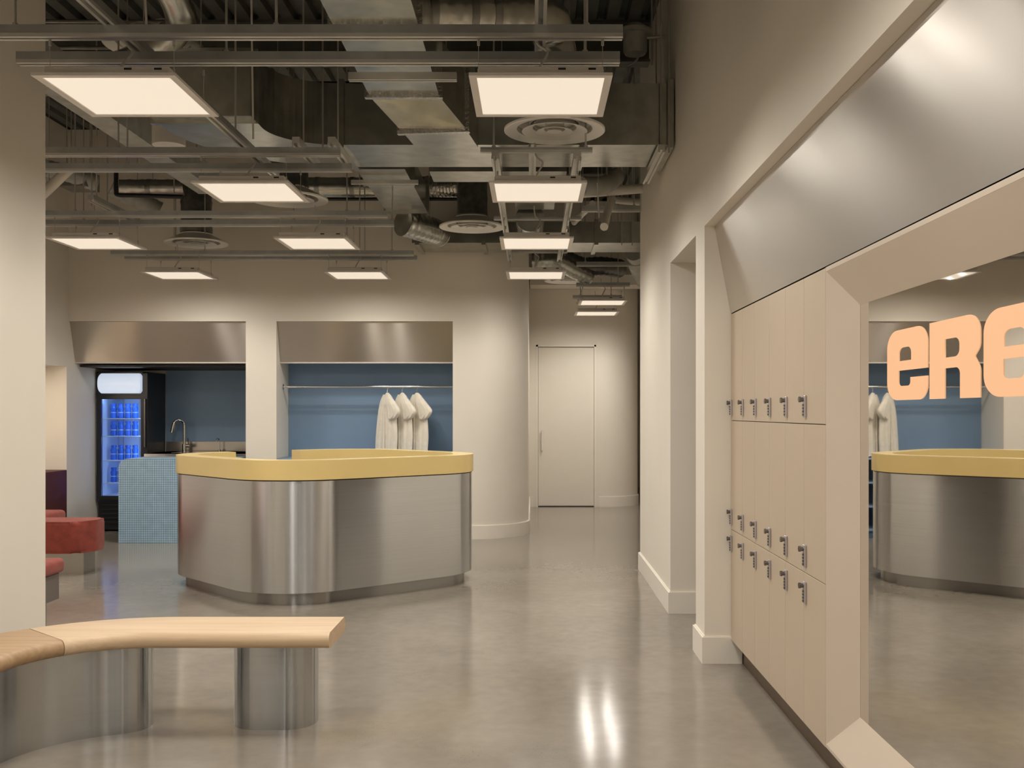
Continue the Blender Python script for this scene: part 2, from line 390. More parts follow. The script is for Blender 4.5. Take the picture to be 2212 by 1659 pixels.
# ------------------------------------------------------------------ ceiling light panels
def make_panel(label):
    t = thing('light_panel', label, 'ceiling light', (0, 0, 0), group='suspended square light panels')
    S = 0.302 * KS
    bm = nb()                                             # flange frame, 4 sides around the diffuser
    for a in range(4):
        c, s = math.cos(a * math.pi / 2), math.sin(a * math.pi / 2)
        q = [(-S, -S), (S, -S), (S - 0.03, -S + 0.03), (-S + 0.03, -S + 0.03)]
        prism(bm, [(x * c - y * s, x * s + y * c) for x, y in q], 0.0, 0.012)
    obj('frame', bm, 'lamp_white', t, smooth=False)
    bm = nb(); box(bm, -S + 0.0305, S - 0.0305, -S + 0.0305, S - 0.0305, 0.004, 0.010); obj('diffuser', bm, 'diffuser', t, smooth=False)
    bm = nb(); box(bm, -S + 0.035, S - 0.035, -S + 0.035, S - 0.035, 0.0125, 0.05, 0.004, 1); obj('tray', bm, 'lamp_white', t)
    for x in (0.07, 0.19):
        bm = nb(); box(bm, x, x + 0.03, -S + 0.0335, -S + 0.036, 0.034, 0.042); obj('slot', bm, 'dark', t, smooth=False)
    for x in (-0.25, 0.25):
        for y in (-0.195, 0.175):
            bm = nb(); tube(bm, [(x, y, 0.02), (x, y, 0.175)], 0.0016, 5); tube(bm, [(x, y, 0.03), (x, y, 0.055)], 0.005, 6); tube(bm, [(x, y, 0.15), (x, y, 0.1745)], 0.006, 6)
            obj('hanger_wire', bm, 'rod', t)
    bm = nb(); tube(bm, smooth_path([(-0.02, -0.12, 0.05), (0.0, -0.1, 0.1), (0.03, -0.06, 0.17), (-0.01, -0.02, 0.22), (-0.02, -0.02, 0.3)], 6), 0.0055, 7)
    obj('power_cable', bm, 'pvc', t)
    ld = bpy.data.lights.new('panel_light', 'AREA'); ld.shape = 'SQUARE'; ld.size = 0.50; ld.energy = LAMP_W; ld.color = LAMP_COL; ld.spread = LAMP_SPREAD
    lo = bpy.data.objects.new('panel_light', ld); C.objects.link(lo); lo.parent = t; lo.location = (0, 0, -0.004)
    sd = bpy.data.lights.new('panel_emitter', 'SPOT'); sd.energy = SPOT_W; sd.color = LAMP_COL; sd.spot_size = math.pi; sd.spot_blend = 0.62; sd.shadow_soft_size = 0.0
    for x in (-0.15, 0.15):
        for y in (-0.15, 0.15):
            so = bpy.data.objects.new('panel_emitter', sd); C.objects.link(so); so.parent = t; so.location = (x, y, -0.006)
    return t
ZP = H + (2.76 - H) * KS
XA, XB_, XP = -1.80, -3.65, 0.035
rows_y = [4.592, 6.595, 8.60, 10.605]
spots = [
 (XP, rows_y[0], 'largest square light panel right of centre, just above the biggest round vent'),
 (XP, rows_y[1], 'square light panel just below the wide duct, second in the row down the middle'),
 (XP, rows_y[2], 'third square light panel in the middle row leading to the corridor'),
 (XP, rows_y[3], 'smallest square light panel of the middle row, by the rounded wall corner'),
 (XA, rows_y[0], 'largest square light panel at the upper left beside the partition'),
 (XA, rows_y[1], 'square light panel overlapping a round vent, second of the left row'),
 (XA, rows_y[2], 'square light panel hanging under the third pair of rails, above the desk'),
 (XA, rows_y[3], 'square light panel under the last rails, above the robe niche'),
 (XB_, rows_y[2], 'square light panel touching the partition edge, far left'),
 (XB_, rows_y[3], 'square light panel under the last rails, above the fridge niche'),
 (0.905, 13.25, 'upper of the two small light panels in front of the corridor door'),
 (0.90, 14.4, 'lower of the two small light panels in front of the corridor door')]
base_panel = None
for i, (x, y, lab) in enumerate(spots):
    z = ZP if i < 11 else H + (2.73 - H) * KS
    x *= KS; y *= KS
    if base_panel is None: base_panel = make_panel(lab); base_panel.location = (x, y, z)
    else: dup(base_panel, (x, y, z), lab)
for x, y, where in ((XP, 2.59, 'just in front of the picture on the right side'), (XA, 2.59, 'just in front of the picture on the left side'), (XP, 0.58, 'straight above the camera on the right side'),
                    (XA, 0.58, 'straight above the camera on the left side'), (XP, -1.4, 'nearest the front wall on the right side'), (XA, -1.4, 'nearest the front wall on the left side'), (XB_, 6.595, 'hidden behind the near partition')):
    dup(base_panel, (x * KS, y * KS, ZP), 'added unseen light panel ' + where)  # panels out of view, added to even out the room light

# ------------------------------------------------------------------ rails and struts
def rail(a, b, label, rods=(), mat_='strut', w=0.043, h=0.050, drop=0.0):
    """strut channel from a to b (bottom centre line) with threaded rods up to the deck"""
    a = Vector(a); b = Vector(b)
    if a.z < 3.0:
        a, b = [Vector((q.x * KS, q.y * KS, H + (q.z - H) * KS)) for q in (a, b)]
    d = b - a; L_ = d.length; ang = math.atan2(d.y, d.x)
    t = thing('strut_rail', label, 'rail', a, ang, 'strut rails under the ceiling')
    bm = nb()
    box(bm, 0, L_, -w / 2, w / 2, 0.016, h)
    obj('channel', bm, mat_, t, smooth=False)
    bm = nb(); box(bm, 0, L_, -w / 2 - 0.002, -w / 2 + 0.012, 0, 0.0155); box(bm, 0, L_, w / 2 - 0.012, w / 2 + 0.002, 0, 0.0155)
    obj('lip', bm, 'strut_light', t, smooth=False)
    for s in rods:
        bm = nb(); tube(bm, [(s, 0, h), (s, 0, CEIL - a.z)], 0.0055, 6); tube(bm, [(s, 0, h), (s, 0, h + 0.012)], 0.012, 6)
        obj('threaded_rod', bm, 'rod', t)
    return t
ZR = 2.945
rail((-2.74, 4.375, ZR), (0.385, 4.375, ZR), 'galvanised strut rail nearest the camera, across the top', (0.5, 1.55, 2.8))
rail((-2.36, 4.70, ZR), (0.40, 4.70, ZR), 'galvanised strut rail, second from the top', (0.9, 2.45))
rail((-4.6, 6.39, ZR), (-1.20, 6.39, ZR), 'upper strut rail of the second pair on the left', (1.1, 1.9))
rail((-4.6, 6.80, ZR), (-1.20, 6.80, ZR), 'lower strut rail of the second pair on the left', (0.7, 1.8))
rail((-4.6, 8.40, ZR), (-1.19, 8.40, ZR), 'upper strut rail of the third pair on the left', (0.8, 2.9))
rail((-4.6, 8.80, ZR), (-1.19, 8.80, ZR), 'lower strut rail of the third pair on the left', (0.7, 2.4, 3.2))
rail((-4.30, 10.46, ZR), (-1.215, 10.46, ZR), 'upper strut rail of the pair nearest the back wall', (0.9, 2.7))
rail((-4.29, 10.79, ZR), (-1.215, 10.79, ZR), 'lower strut rail of the pair nearest the back wall', (0.5, 2.2))
ZS = ZR + 0.051
rail((XA, 2.6, ZS), (XA, 7.2, ZS), 'strut crossing the two nearest rails at the upper left', (1.2, 3.4))
rail((XP, 3.2, ZS), (XP, 4.95, ZS), 'short strut hanging above the largest right-hand light panel', (0.3,))
rail((-1.24, 6.32, ZS), (-1.24, 6.95, ZS), 'short strut at the right end of the second rail pair', (0.2,), 'strut_light')
rail((-1.46, 6.32, ZS), (-1.46, 6.95, ZS), 'short strut just left of the second rail pair ends', (0.2,), 'strut_light')
rail((-3.45, 8.0, ZS), (-3.45, 8.95, ZS), 'short strut above the third rail pair at far left', (0.1,))
rail((-0.235, 6.45, ZR), (-0.235, 10.85, ZR), 'left of the two long struts carrying the middle light panels', (1.3, 2.4), 'strut_light')
rail((0.285, 6.45, ZR), (0.285, 10.85, ZR), 'right of the two long struts carrying the middle light panels', (1.3, 2.4), 'strut_light')
rail((-0.33, 6.50, ZS), (0.38, 6.50, ZS), 'crossbar below the biggest round vent', (0.08, 0.63), 'strut', 0.03, 0.03)
rail((-0.33, 8.78, ZS), (0.42, 8.78, ZS), 'slotted crossbar behind the second middle light panel', (), 'strut', 0.03, 0.03)
rail((-0.26, 10.6, ZS), (0.36, 10.6, ZS), 'crossbar over the smallest middle light panel', (), 'strut', 0.03, 0.03)
rail((-0.97, 5.41, 3.10), (-0.40, 5.41, 3.10), 'short strut bar under the flat duct, top centre', (), 'strut_light', 0.04, 0.04)
rail((-1.38, 7.80, 3.085), (-0.87, 7.80, 3.085), 'thin bar under the sloping sheet metal duct', (), 'strut_light', 0.03, 0.03)
rail((0.0, 6.45, 3.02), (0.0, 7.4, 3.02), 'short strut under the wide duct between the long struts', (), 'strut_light')
rail((0.83, 6.58, 3.02), (0.83, 7.5, 3.02), 'short strut under the wide duct at the right wall', (0.04,), 'strut_light')
rail((0.56, 13.04, ZR), (1.24, 13.04, ZR), 'nearer crossbar over the corridor light panels', (0.1, 0.5), 'strut')
rail((0.56, 14.19, ZR - 0.03), (1.24, 14.19, ZR - 0.03), 'farther crossbar over the corridor light panels', (0.1, 0.5), 'strut')
rail((0.50, 11.6, 3.0), (1.6, 11.6, 3.0), 'far strut crossing the corridor mouth', (0.1, 0.9), 'strut')
rail((0.42, 8.75, 3.06), (0.92, 8.75, 3.06), 'strut fixed to the right wall below the white pipe', (0.45,), 'strut')

# ------------------------------------------------------------------ ducts
def flange(t, pts, ww, hh, z0, m='foil'):
    pass
def rduct(name, label, path, w, h, stations=(), m='galv', fm='foil'):
    t = thing(name, label, 'duct', Vector(path[0]))
    o0 = Vector(path[0]); pts = [Vector(p) - o0 for p in path]
    bm = nb(); rect_sweep(bm, pts, w, h); obj('duct_body', bm, m, t, smooth=False)
    for q in (pts[0].lerp(pts[1], 0.06), pts[-1].lerp(pts[-2], 0.1)):
        bm = nb(); tube(bm, [(q.x, q.y, q.z + h), (q.x, q.y, CEIL - o0.z)], 0.005, 6); obj('hanger_rod', bm, 'rod', t)
    # flanges at given path fractions (index + fraction)
    for s in stations:
        i = min(int(s), len(pts) - 2); f = s - i
        p = pts[i].lerp(pts[i + 1], f); d = (pts[i + 1] - pts[i]); d.z = 0; d.normalize()
        e = 0.022; a = p - d * 0.02 - Vector((0, 0, e)); b = p + d * 0.02 - Vector((0, 0, e))
        nx = Vector((d.y, -d.x, 0)); bm = nb()
        O = [[q + nx * sx * (w / 2 + e) + Vector((0, 0, zz)) for sx, zz in ((-1, 0), (1, 0), (1, h + 2 * e), (-1, h + 2 * e))] for q in (a, b)]
        A = [bm.verts.new(v) for v in O[0]]; B = [bm.verts.new(v) for v in O[1]]
        for k in range(4): bm.faces.new((A[k], A[(k + 1) % 4], B[(k + 1) % 4], B[k]))
        bm.faces.new(A[::-1]); bm.faces.new(B)
        obj('flange', bm, fm, t, smooth=False)
    return t
rduct('air_duct', 'flat duct with foil-taped flanges running away from the camera, top centre',
      [(-0.735, 3.0, 3.165), (-0.735, 5.90, 3.165), (-0.60, 6.20, 3.06), (-0.55, 6.64, 3.06)], 0.40, 0.34, (0.62, 0.985, 2.02), 'galv')
arc = [(-1.25 - 0.7 * math.sin(R(a)), 6.25 + 0.7 * math.cos(R(a)), 3.085) for a in range(0, 91, 6)]
rduct('air_duct', 'wide cross duct with a curved elbow at its left end, reaching the right wall',
      [(0.92, 6.95, 3.085), (-0.4, 6.95, 3.085)] + arc + [(-1.95, 6.0, 3.085)], 0.60, 0.40, (0.02, 0.45, 1.99, 17.6), 'galv', 'galv')
rduct('air_duct', 'sheet metal duct sloping away below the cross duct, above the desk',
      [(-1.12, 7.55, 3.14), (-1.12, 9.15, 3.14)], 0.36, 0.22, (0.28, 0.99), 'galv', 'galv')
rduct('air_duct', 'far cross duct in front of the rounded wall corner',
      [(-1.20, 10.5, 3.035), (1.35, 10.5, 3.035)], 0.60, 0.21, (0.02, 0.28, 0.72), 'galv', 'galv')
rduct('air_duct', 'narrow pale duct running away at the upper left',
      [(-2.93, 5.65, 3.33), (-2.93, 9.3, 3.33)], 0.20, 0.2, (), 'insul', 'galv')
rduct('air_duct', 'shallow duct above the cross duct opening, behind the middle row',
      [(-0.75, 7.62, 3.10), (0.25, 7.62, 3.10)], 0.34, 0.14, (), 'galv', 'galv')
rduct('air_duct', 'duct between the long struts behind the second middle light panel',
      [(0.02, 7.9, 3.13), (0.02, 9.0, 3.13)], 0.34, 0.2, (0.6,), 'galv', 'galv')
rduct('duct_box', 'small dark duct box at far left below the rails', [(-4.38, 9.6, 3.44), (-4.12, 9.6, 3.44)], 0.3, 0.16, (), 'galv_dark')

def round_duct(label, pts, r, m='galv', step=0.03, rib=0.0, pitch=3, bands=(), name='round_duct', n=18):
    t = thing(name, label, 'duct', Vector(pts[0])); o0 = Vector(pts[0])
    path = resample(smooth_path([Vector(p) - o0 for p in pts], 10), step)
    bm = nb(); tube(bm, path, r, n, rf=(lambda i: r * (1 + rib * (1 if i % pitch == 0 else 0))) if rib else None)
    obj('duct_body', bm, m, t, ang=50)
    for f in bands:
        i = int(f * (len(path) - 2)); bm = nb()
        d = (path[i + 1] - path[i]).normalized() * 0.022
        tube(bm, [path[i] - d, path[i] + d], r * 1.06, n); obj('band', bm, 'galv_dark', t)
    q = path[len(path) // 2]; top = CEIL - o0.z
    if q.z + r < top: bm = nb(); tube(bm, [(q.x, q.y, q.z + r * 0.9), (q.x, q.y, top)], 0.004, 6); obj('hanger_rod', bm, 'rod', t)
    return t
round_duct('spiral duct elbow at the top left above the rails', [P(352, -60, 5.6), P(382, 10, 5.75), P(392, 50, 5.9), P(352, 92, 6.0), P(285, 132, 6.05), P(225, 152, 6.1), P(100, 158, 6.15)], 0.085, 'galv', 0.03, 0.05, 4, (0.25, 0.5))
round_duct('big round duct with straps, bending down to the biggest vent', [P(905, 25, 5.6), P(1000, 28, 5.7), P(1110, 30, 5.85), P(1180, 45, 5.98), (0.13, 6.09, 3.55), (0.132, 6.09, 3.36), (0.132, 6.09, 3.06)], 0.125, 'galv', 0.028, 0.045, 3, (0.05, 0.2, 0.3))
round_duct('black flexible duct dropping to the round vent at far left', [(-3.275, 9.98, 3.75), (-3.275, 9.98, 3.5), (-3.275, 9.98, 3.04)], 0.145, 'flex', 0.03, 0.04, 4, (0.95,))
round_duct('black flexible duct dropping to the round vent above the robes', [(-0.55, 9.35, 3.6), (-0.55, 9.35, 3.3), (-0.55, 9.35, 3.09)], 0.138, 'flex', 0.03, 0.03, 5, (0.97,))
round_duct('grey flexible duct above the vent beside the left light panel', [(-1.88, 7.9, 3.7), (-1.88, 7.9, 3.4), (-1.88, 7.9, 3.03)], 0.15, 'flex', 0.03, 0.03, 5)
round_duct('round galvanised duct running sideways behind the second rails', [P(660, 405, 9.7), P(800, 405, 9.7), P(960, 402, 9.7)], 0.095, 'galv', 0.03, 0.02, 6, (0.1, 0.35))
round_duct('ribbed silver duct joining the vent above the robes', [P(925, 405, 9.6), P(970, 405, 9.5), (-0.62, 9.4, 3.42)], 0.10, 'foil', 0.02, 0.10, 2)
round_duct('round spiral duct behind the rails at far left', [P(255, 405, 9.75), P(330, 405, 9.75), P(400, 405, 9.75)], 0.075, 'galv', 0.03, 0.04, 4, (0.5,))
round_duct('wrinkled insulated duct slanting at far left', [P(95, 362, 9.2), P(150, 376, 9.4), P(205, 396, 9.6)], 0.075, 'insul', 0.02, 0.06, 3)
round_duct('pale insulated duct slanting below the black pipe', [P(240, 405, 10.0), P(290, 428, 10.1), P(345, 455, 10.2)], 0.085, 'insul', 0.02, 0.05, 3)
round_duct('shiny elbow joining the sloping duct to the far cross duct', [P(870, 480, 9.2), P(905, 490, 9.35), P(935, 500, 9.6), P(945, 505, 9.85)], 0.12, 'galv', 0.02, 0.06, 3)
round_duct('ribbed elbow between the long struts', [P(1145, 470, 9.05), P(1145, 492, 9.4), P(1145, 505, 9.8)], 0.12, 'galv', 0.02, 0.06, 3)
round_duct('curved oval duct beside the second middle light panel', [P(1255, 402, 8.1), P(1305, 400, 8.3), P(1330, 382, 8.6)], 0.075, 'insul', 0.03)
round_duct('black flexible duct in the corridor ceiling', [P(1215, 556, 12.2), P(1255, 575, 12.3), P(1300, 575, 12.4), P(1340, 580, 12.6)], 0.11, 'flex', 0.025, 0.06, 3)
round_duct('silver flexible duct in the corridor ceiling', [P(1150, 565, 12.0), P(1200, 565, 12.0), P(1240, 585, 12.2), P(1275, 600, 12.3)], 0.095, 'galv', 0.025, 0.06, 3)
round_duct('grey duct end beside the right wall in the corridor', [P(1370, 545, 11.5), P(1378, 575, 11.8), P(1392, 605, 12.2)], 0.10, 'insul', 0.025, 0.05, 3)
round_duct('white insulated pipe stub under the upper left light panel', [(-2.485, 7.0, 4.0), (-2.485, 7.0, 3.6), (-2.485, 7.0, 3.17)], 0.11, 'pvc', 0.05)

def pipe(label, pts, r, m, name='pipe', sm=True):
    o0 = Vector(pts[0]); bm = nb(); pp = [Vector(p) - o0 for p in pts]
    tube(bm, smooth_path(pp, 8) if sm else pp, r, 12)
    o = obj(name, bm, m); o.location = o0
    q = pp[len(pp) // 2] if len(pp) > 2 else (pp[0] + pp[1]) / 2
    bm = nb(); tube(bm, [(q.x, q.y, q.z + r * 0.9), (q.x, q.y, CEIL - o0.z)], 0.003, 6); obj('hanger_rod', bm, 'rod', o)
    return tag(o, label, 'pipe')
pipe('white pipe entering the right wall', [P(1258, 417, 8.6), P(1300, 414, 8.6), (0.93, 8.6, P(1395, 407, 8.6).z)], 0.041, 'pvc')
pipe('second white pipe tucked under the first at the right wall', [P(1330, 432, 8.85), (0.93, 8.85, P(1390, 437, 8.85).z)], 0.03, 'pvc', sm=False)
pipe('white pipe stub slanting down by the right wall', [P(1322, 428, 8.7), P(1312, 460, 8.3), P(1305, 490, 8.0)], 0.033, 'pvc')
pipe('white pipe slanting behind the middle light panels', [P(1280, 440, 9.0), P(1240, 480, 9.9)], 0.03, 'pvc', sm=False)
pipe('black pipe running to the flat duct', [P(395, 182, 7.2), P(600, 183, 7.2), P(780, 183, 7.2)], 0.024, 'dark')
pipe('black pipe elbow at far left', [P(251, 372, 9.4), P(251, 412, 9.4), P(256, 421, 9.4), P(290, 422, 9.4), P(395, 425, 9.4)], 0.02, 'dark')
pipe('black pipe under the sideways round duct', [P(690, 430, 9.4), P(990, 430, 9.4)], 0.016, 'dark', sm=False)
pipe('beige pipe slanting down beside the partition', [P(152, 363, 9.0), P(60, 450, 9.0)], 0.045, 'paint', sm=False)
for px, py0, py1, Y, lab in ((543, 0, 300, 6.0, 'pale cable hanging by the elbow duct'), (313, -10, 60, 5.0, 'pale cable above the upper left light panel'),
                        (1290, 395, 470, 8.1, 'thin cable by the right wall')):
    pipe(lab, [P(px, py0, Y), P(px + 2, (py0 + py1) / 2, Y), P(px + 4, py1, Y)], 0.006, 'pvc', 'hanging_cable')
for i, (px, Y, py0, py1, lab) in enumerate(((1263, 6.2, -20, 150, 'threaded rod right of the biggest round duct'), (1445, 6.62, -40, 330, 'threaded rod holding the wide duct at the right wall'),
        (697, 6.5, 0, 320, 'threaded rod left of the flat duct'), (1408, 6.9, 50, 140, 'threaded rod in front of the junction box'),
        (777, 9.3, 395, 545, 'left of two thin rods near the sloping duct'), (788, 9.5, 395, 545, 'right of two thin rods near the sloping duct'),
        (376, 9.6, 370, 515, 'thin rod beside the far left round vent'), (198, 8.6, 360, 445, 'left of two thin rods at far left'), (232, 8.6, 360, 455, 'right of two thin rods at far left'),
        (1343, 10.1, 440, 530, 'left rod at the far cross duct by the right wall'), (1366, 10.1, 440, 530, 'right rod at the far cross duct by the right wall'))):
    o0 = P(px, py1, Y); bm = nb(); tube(bm, [(0, 0, 0), (0, 0, CEIL - o0.z)], 0.006, 6)
    o = obj('threaded_rod', bm, 'rod'); o.location = o0; tag(o, lab, 'rod')
# sideways conduits high under the deck
for i in range(4):
    z = 3.95 - 0.07 * i; y = 6.8 + 0.3 * i
    bm = nb(); tube(bm, [(0, 0, 0), (2.2 + 0.2 * i, 0.02, 0)], 0.013, 8); o = obj('conduit', bm, 'galv_dark'); o.location = (-4.6, y, z)
    tag(o, ('highest', 'second', 'third', 'lowest')[i] + ' of the four dark conduits under the deck at upper left', 'conduit', 'dark conduits under the deck')
# joists
for i, y in enumerate((3.9, 7.9, 11.6)):
    bm = nb(); box(bm, -4.8, 0.9, -0.07, 0.07, 0, 0.02); box(bm, -4.8, 0.9, -0.008, 0.008, 0.02, 0.30); box(bm, -4.8, 0.9, -0.07, 0.07, 0.30, 0.32)
    o = obj('steel_joist', bm, 'deck', smooth=False); o.location = (0, y, CEIL - 0.32)
    tag(o, ('nearest', 'middle', 'farthest')[i] + ' dark steel beam under the deck', 'beam', 'dark steel beams')
# junction box and sprinkler housing near the right wall
jb = thing('junction_box', 'dusty grey junction box under the deck by the right wall', 'box', P(1372, 82, 6.9))
bm = nb(); lathe(bm, [(0, -0.11), (0.07, -0.11), (0.08, -0.09), (0.08, 0.02), (0.0, 0.02)], 20); obj('housing', bm, 'insul', jb)
bm = nb(); lathe(bm, [(0, 0.02), (0.11, 0.02), (0.11, 0.05), (0.05, 0.09), (0, 0.09)], 24); obj('canopy', bm, 'insul', jb)
bm = nb(); tube(bm, [(0.06, 0, 0.0), (0.2, 0, 0.01)], 0.012, 8); obj('conduit_stub', bm, 'rod', jb)
bm = nb(); tube(bm, smooth_path([(0.03, 0, -0.1), (0.0, 0, -0.16), (-0.08, 0, -0.19), (-0.17, 0, -0.12)], 8), 0.008, 8); obj('loose_cable', bm, 'insul', jb)

# round air diffusers
def make_diffuser(label, neck):
    t = thing('air_diffuser', label, 'air vent', group='round white ceiling vents')
    bm = nb(); lathe(bm, [(0.30, 0.0), (0.295, -0.004), (0.225, 0.012), (0.222, 0.045), (0.16, 0.075), (0.155, 0.085), (0.30, 0.012)], 48, close=True); obj('outer_ring', bm, 'grille_white', t, ang=50)
    bm = nb(); lathe(bm, [(0.195, -0.002), (0.188, -0.004), (0.13, 0.02), (0.125, 0.05), (0.12, 0.05), (0.13, 0.03)], 40, close=True); obj('middle_ring', bm, 'grille_white', t, ang=50)
    bm = nb(); lathe(bm, [(0.108, -0.004), (0.102, -0.006), (0.062, 0.01), (0.058, 0.035), (0.054, 0.035), (0.062, 0.02)], 32, close=True); obj('inner_ring', bm, 'grille_white', t, ang=50)
    bm = nb(); lathe(bm, [(0.0, -0.006), (0.045, -0.004), (0.03, 0.02), (0, 0.025)], 24); obj('centre_cone', bm, 'grille_white', t, ang=50)
    bm = nb(); lathe(bm, [(0.145, 0.04), (0.15, 0.045), (0.15, 0.095), (0.145, 0.095)], 32, close=True); obj('neck', bm, 'grille_white', t)
    bm = nb(); lathe(bm, [(0.0, 0.065), (0.148, 0.065), (0.148, 0.07), (0.0, 0.07)], 32); obj('throat', bm, 'grille_white', t)
    return t
dif = make_diffuser('biggest round white vent, under the large right light panel', True); dif.location = (0.132, 6.09, 3.02)
dup(dif, (-0.55, 9.35, 3.035), 'round white vent with black neck, above the robes')
dup(dif, (-3.275, 9.98, 2.99), 'round white vent at far left, above the fridge')
dup(dif, (-1.88, 7.9, 2.985), 'round white vent half hidden by a left light panel')
dup(dif, (0.45, 12.9, 3.0), 'small round white vent at the corridor mouth')
dup(dif, (-2.35, 6.35, 3.62), 'pale round vent high above the upper left light panel')

# ------------------------------------------------------------------ steel hoods over the niches
def hood(name, x0, x1, label):
    t = thing(name, label, 'hood', ((x0 + x1) / 2, YB, 1.876)); w = (x1 - x0) / 2 - 0.002
    h = HT - 1.876 - 0.002
    bm = nb(); prism(bm, [(0.03, h), (0.165, 0.012), (0.26, 0.012), (0.26, h)], -w, w, lambda u, v, q: (q, u, v)); obj('slanted_front', bm, 'steel_back_hood', t, smooth=False)
    bm = nb(); box(bm, -w, w, 0.160, 0.27, 0.0, 0.0115); obj('bottom_lip', bm, 'lamp_white', t, smooth=False)
    return t
hood('steel_hood', NX0, NX1, 'slanted brushed steel fascia above the fridge and sink')
hood('steel_hood', NX2, NX3, 'slanted brushed steel fascia above the hanging robes')
# dark ceilings of the niches
bm = nb(); box(bm, NX0 + 0.002, NX1 - 0.002, YB + 0.275, NB1, 1.84, 1.86); o = obj('niche_ceiling', bm, 'dark', smooth=False); tag(o, 'black top of the fridge niche', 'panel')
bm = nb(); box(bm, NX2 + 0.002, NX3 - 0.002, YB + 0.275, NB2, 1.895, 1.915); o = obj('niche_ceiling', bm, 'blue', smooth=False); tag(o, 'blue top of the robe niche', 'panel')

# clothes rail
t = thing('clothes_rail', 'thin steel rail spanning the robe niche', 'rail', (NX2, 11.15, 1.625))
bm = nb(); tube(bm, [(0.002, 0, 0), (NX3 - NX2 - 0.002, 0, 0)], 0.014, 14); obj('bar', bm, 'chrome', t)
for x in (0.006, NX3 - NX2 - 0.006):
    bm = nb(); tube(bm, [(x - 0.004, 0, 0), (x + 0.004, 0, 0)], 0.032, 18); obj('end_flange', bm, 'chrome', t)

# robes
def make_robe(label, seed, lean):
    t = thing('robe', label, 'robe', group='cream robes on the rail')
    rnd = random.Random(seed)
    ph = rnd.uniform(0, 6)
    SX = 1.5
    def loft(rows_, thick, yoff, folds, close_low=True):
        # rows_: (z, x left, x right); refined and closed into a soft shape
        fine = []
        for (z0, l0, r0), (z1, l1, r1) in zip(rows_, rows_[1:]):
            for k in range(4): u = k / 4; fine.append((z0 + (z1 - z0) * u, l0 + (l1 - l0) * u, r0 + (r1 - r0) * u))
        fine.append(rows_[-1]); m_ = len(fine); n = 48
        for _ in range(2):
            fine = [fine[0]] + [tuple((fine[i - 1][q] + 2 * fine[i][q] + fine[i + 1][q]) / 4 for q in range(3)) for i in range(1, m_ - 1)] + [fine[-1]]
        bm = nb(); rows = []
        for i, (z, l, r) in enumerate(fine):
            mid, half = (l + r) / 2 * SX, max(0.004, (r - l) / 2 * SX); f = i / (m_ - 1)
            th_ = thick * min(1, 0.3 + 2.2 * f) * min(1, half / 0.05)
            row = []
            for k in range(n):
                a_ = 2 * math.pi * k / n; c_, s_ = math.cos(a_), math.sin(a_)
                c2 = math.copysign(abs(c_) ** 0.75, c_)
                w_ = 1 + folds * f * (0.28 * math.sin(7 * c2 * 1.9 + ph + 1.5 * f) + 0.16 * math.sin(15 * c2 + 2.1 * ph))
                row.append(bm.verts.new((mid + half * c2, yoff + th_ * s_ * w_, z)))
            rows.append(row)
        for A, B in zip(rows, rows[1:]):
            for k in range(n): bm.faces.new((A[k], A[(k + 1) % n], B[(k + 1) % n], B[k]))
        bm.faces.new(rows[0]); bm.faces.new(rows[-1][::-1])
        return bm
    obj('body', loft([(0.0, -0.012, 0.012), (-0.03, -0.032, 0.038), (-0.087, -0.056, 0.068), (-0.15, -0.066, 0.082), (-0.243, -0.076, 0.094), (-0.343, -0.088, 0.104), (-0.48, -0.101, 0.110), (-0.62, -0.108, 0.102), (-0.69, -0.106, 0.098)], 0.036, 0.0, 1.0), 'terry', t, ang=80)
    obj('sleeve', loft([(-0.008, 0.0, 0.02), (-0.044, 0.002, 0.060), (-0.119, 0.006, 0.112), (-0.187, 0.012, 0.160), (-0.225, 0.02, 0.155), (-0.268, 0.034, 0.128), (-0.296, 0.05, 0.092)], 0.034, -0.026, 0.7), 'terry', t, ang=80)
    obj('sleeve', loft([(-0.02, -0.03, 0.0), (-0.087, -0.060, -0.008), (-0.2, -0.078, -0.016), (-0.343, -0.094, -0.022), (-0.48, -0.106, -0.03), (-0.60, -0.112, -0.035), (-0.655, -0.108, -0.045)], 0.026, -0.024, 0.7), 'terry', t, ang=80)
    bm = nb(); tube(bm, smooth_path([(0.012, -0.02, -0.008), (0.01, -0.040, -0.09), (0.0, -0.045, -0.22), (0.0, -0.05, -0.42), (0.0, -0.052, -0.66)], 6), 0.010, 8); obj('lapel', bm, 'terry', t, ang=80)
    bm = nb(); tube(bm, smooth_path([(0, 0, -0.01), (0, 0, 0.035), (0.012, 0, 0.05), (0.022, 0, 0.066), (0.008, 0, 0.083), (-0.014, 0, 0.078)], 6), 0.0028, 7)
    tube(bm, smooth_path([(-0.05, 0, -0.07), (0, 0, -0.012), (0.06, 0, -0.07)], 4), 0.004, 7)
    obj('hanger', bm, 'chrome', t)
    return t
for i, (px, lab) in enumerate(((837, 'leftmost cream robe hanging on the rail'), (869, 'middle cream robe hanging on the rail'), (901, 'rightmost cream robe hanging on the rail'))):
    r_ = make_robe(lab, 3 + i * 5, 0)
    r_.location = ((px - CX) / F * 11.15, 11.15, 1.56); r_.rotation_euler = (0, 0, R((-42, -40, -36)[i]))

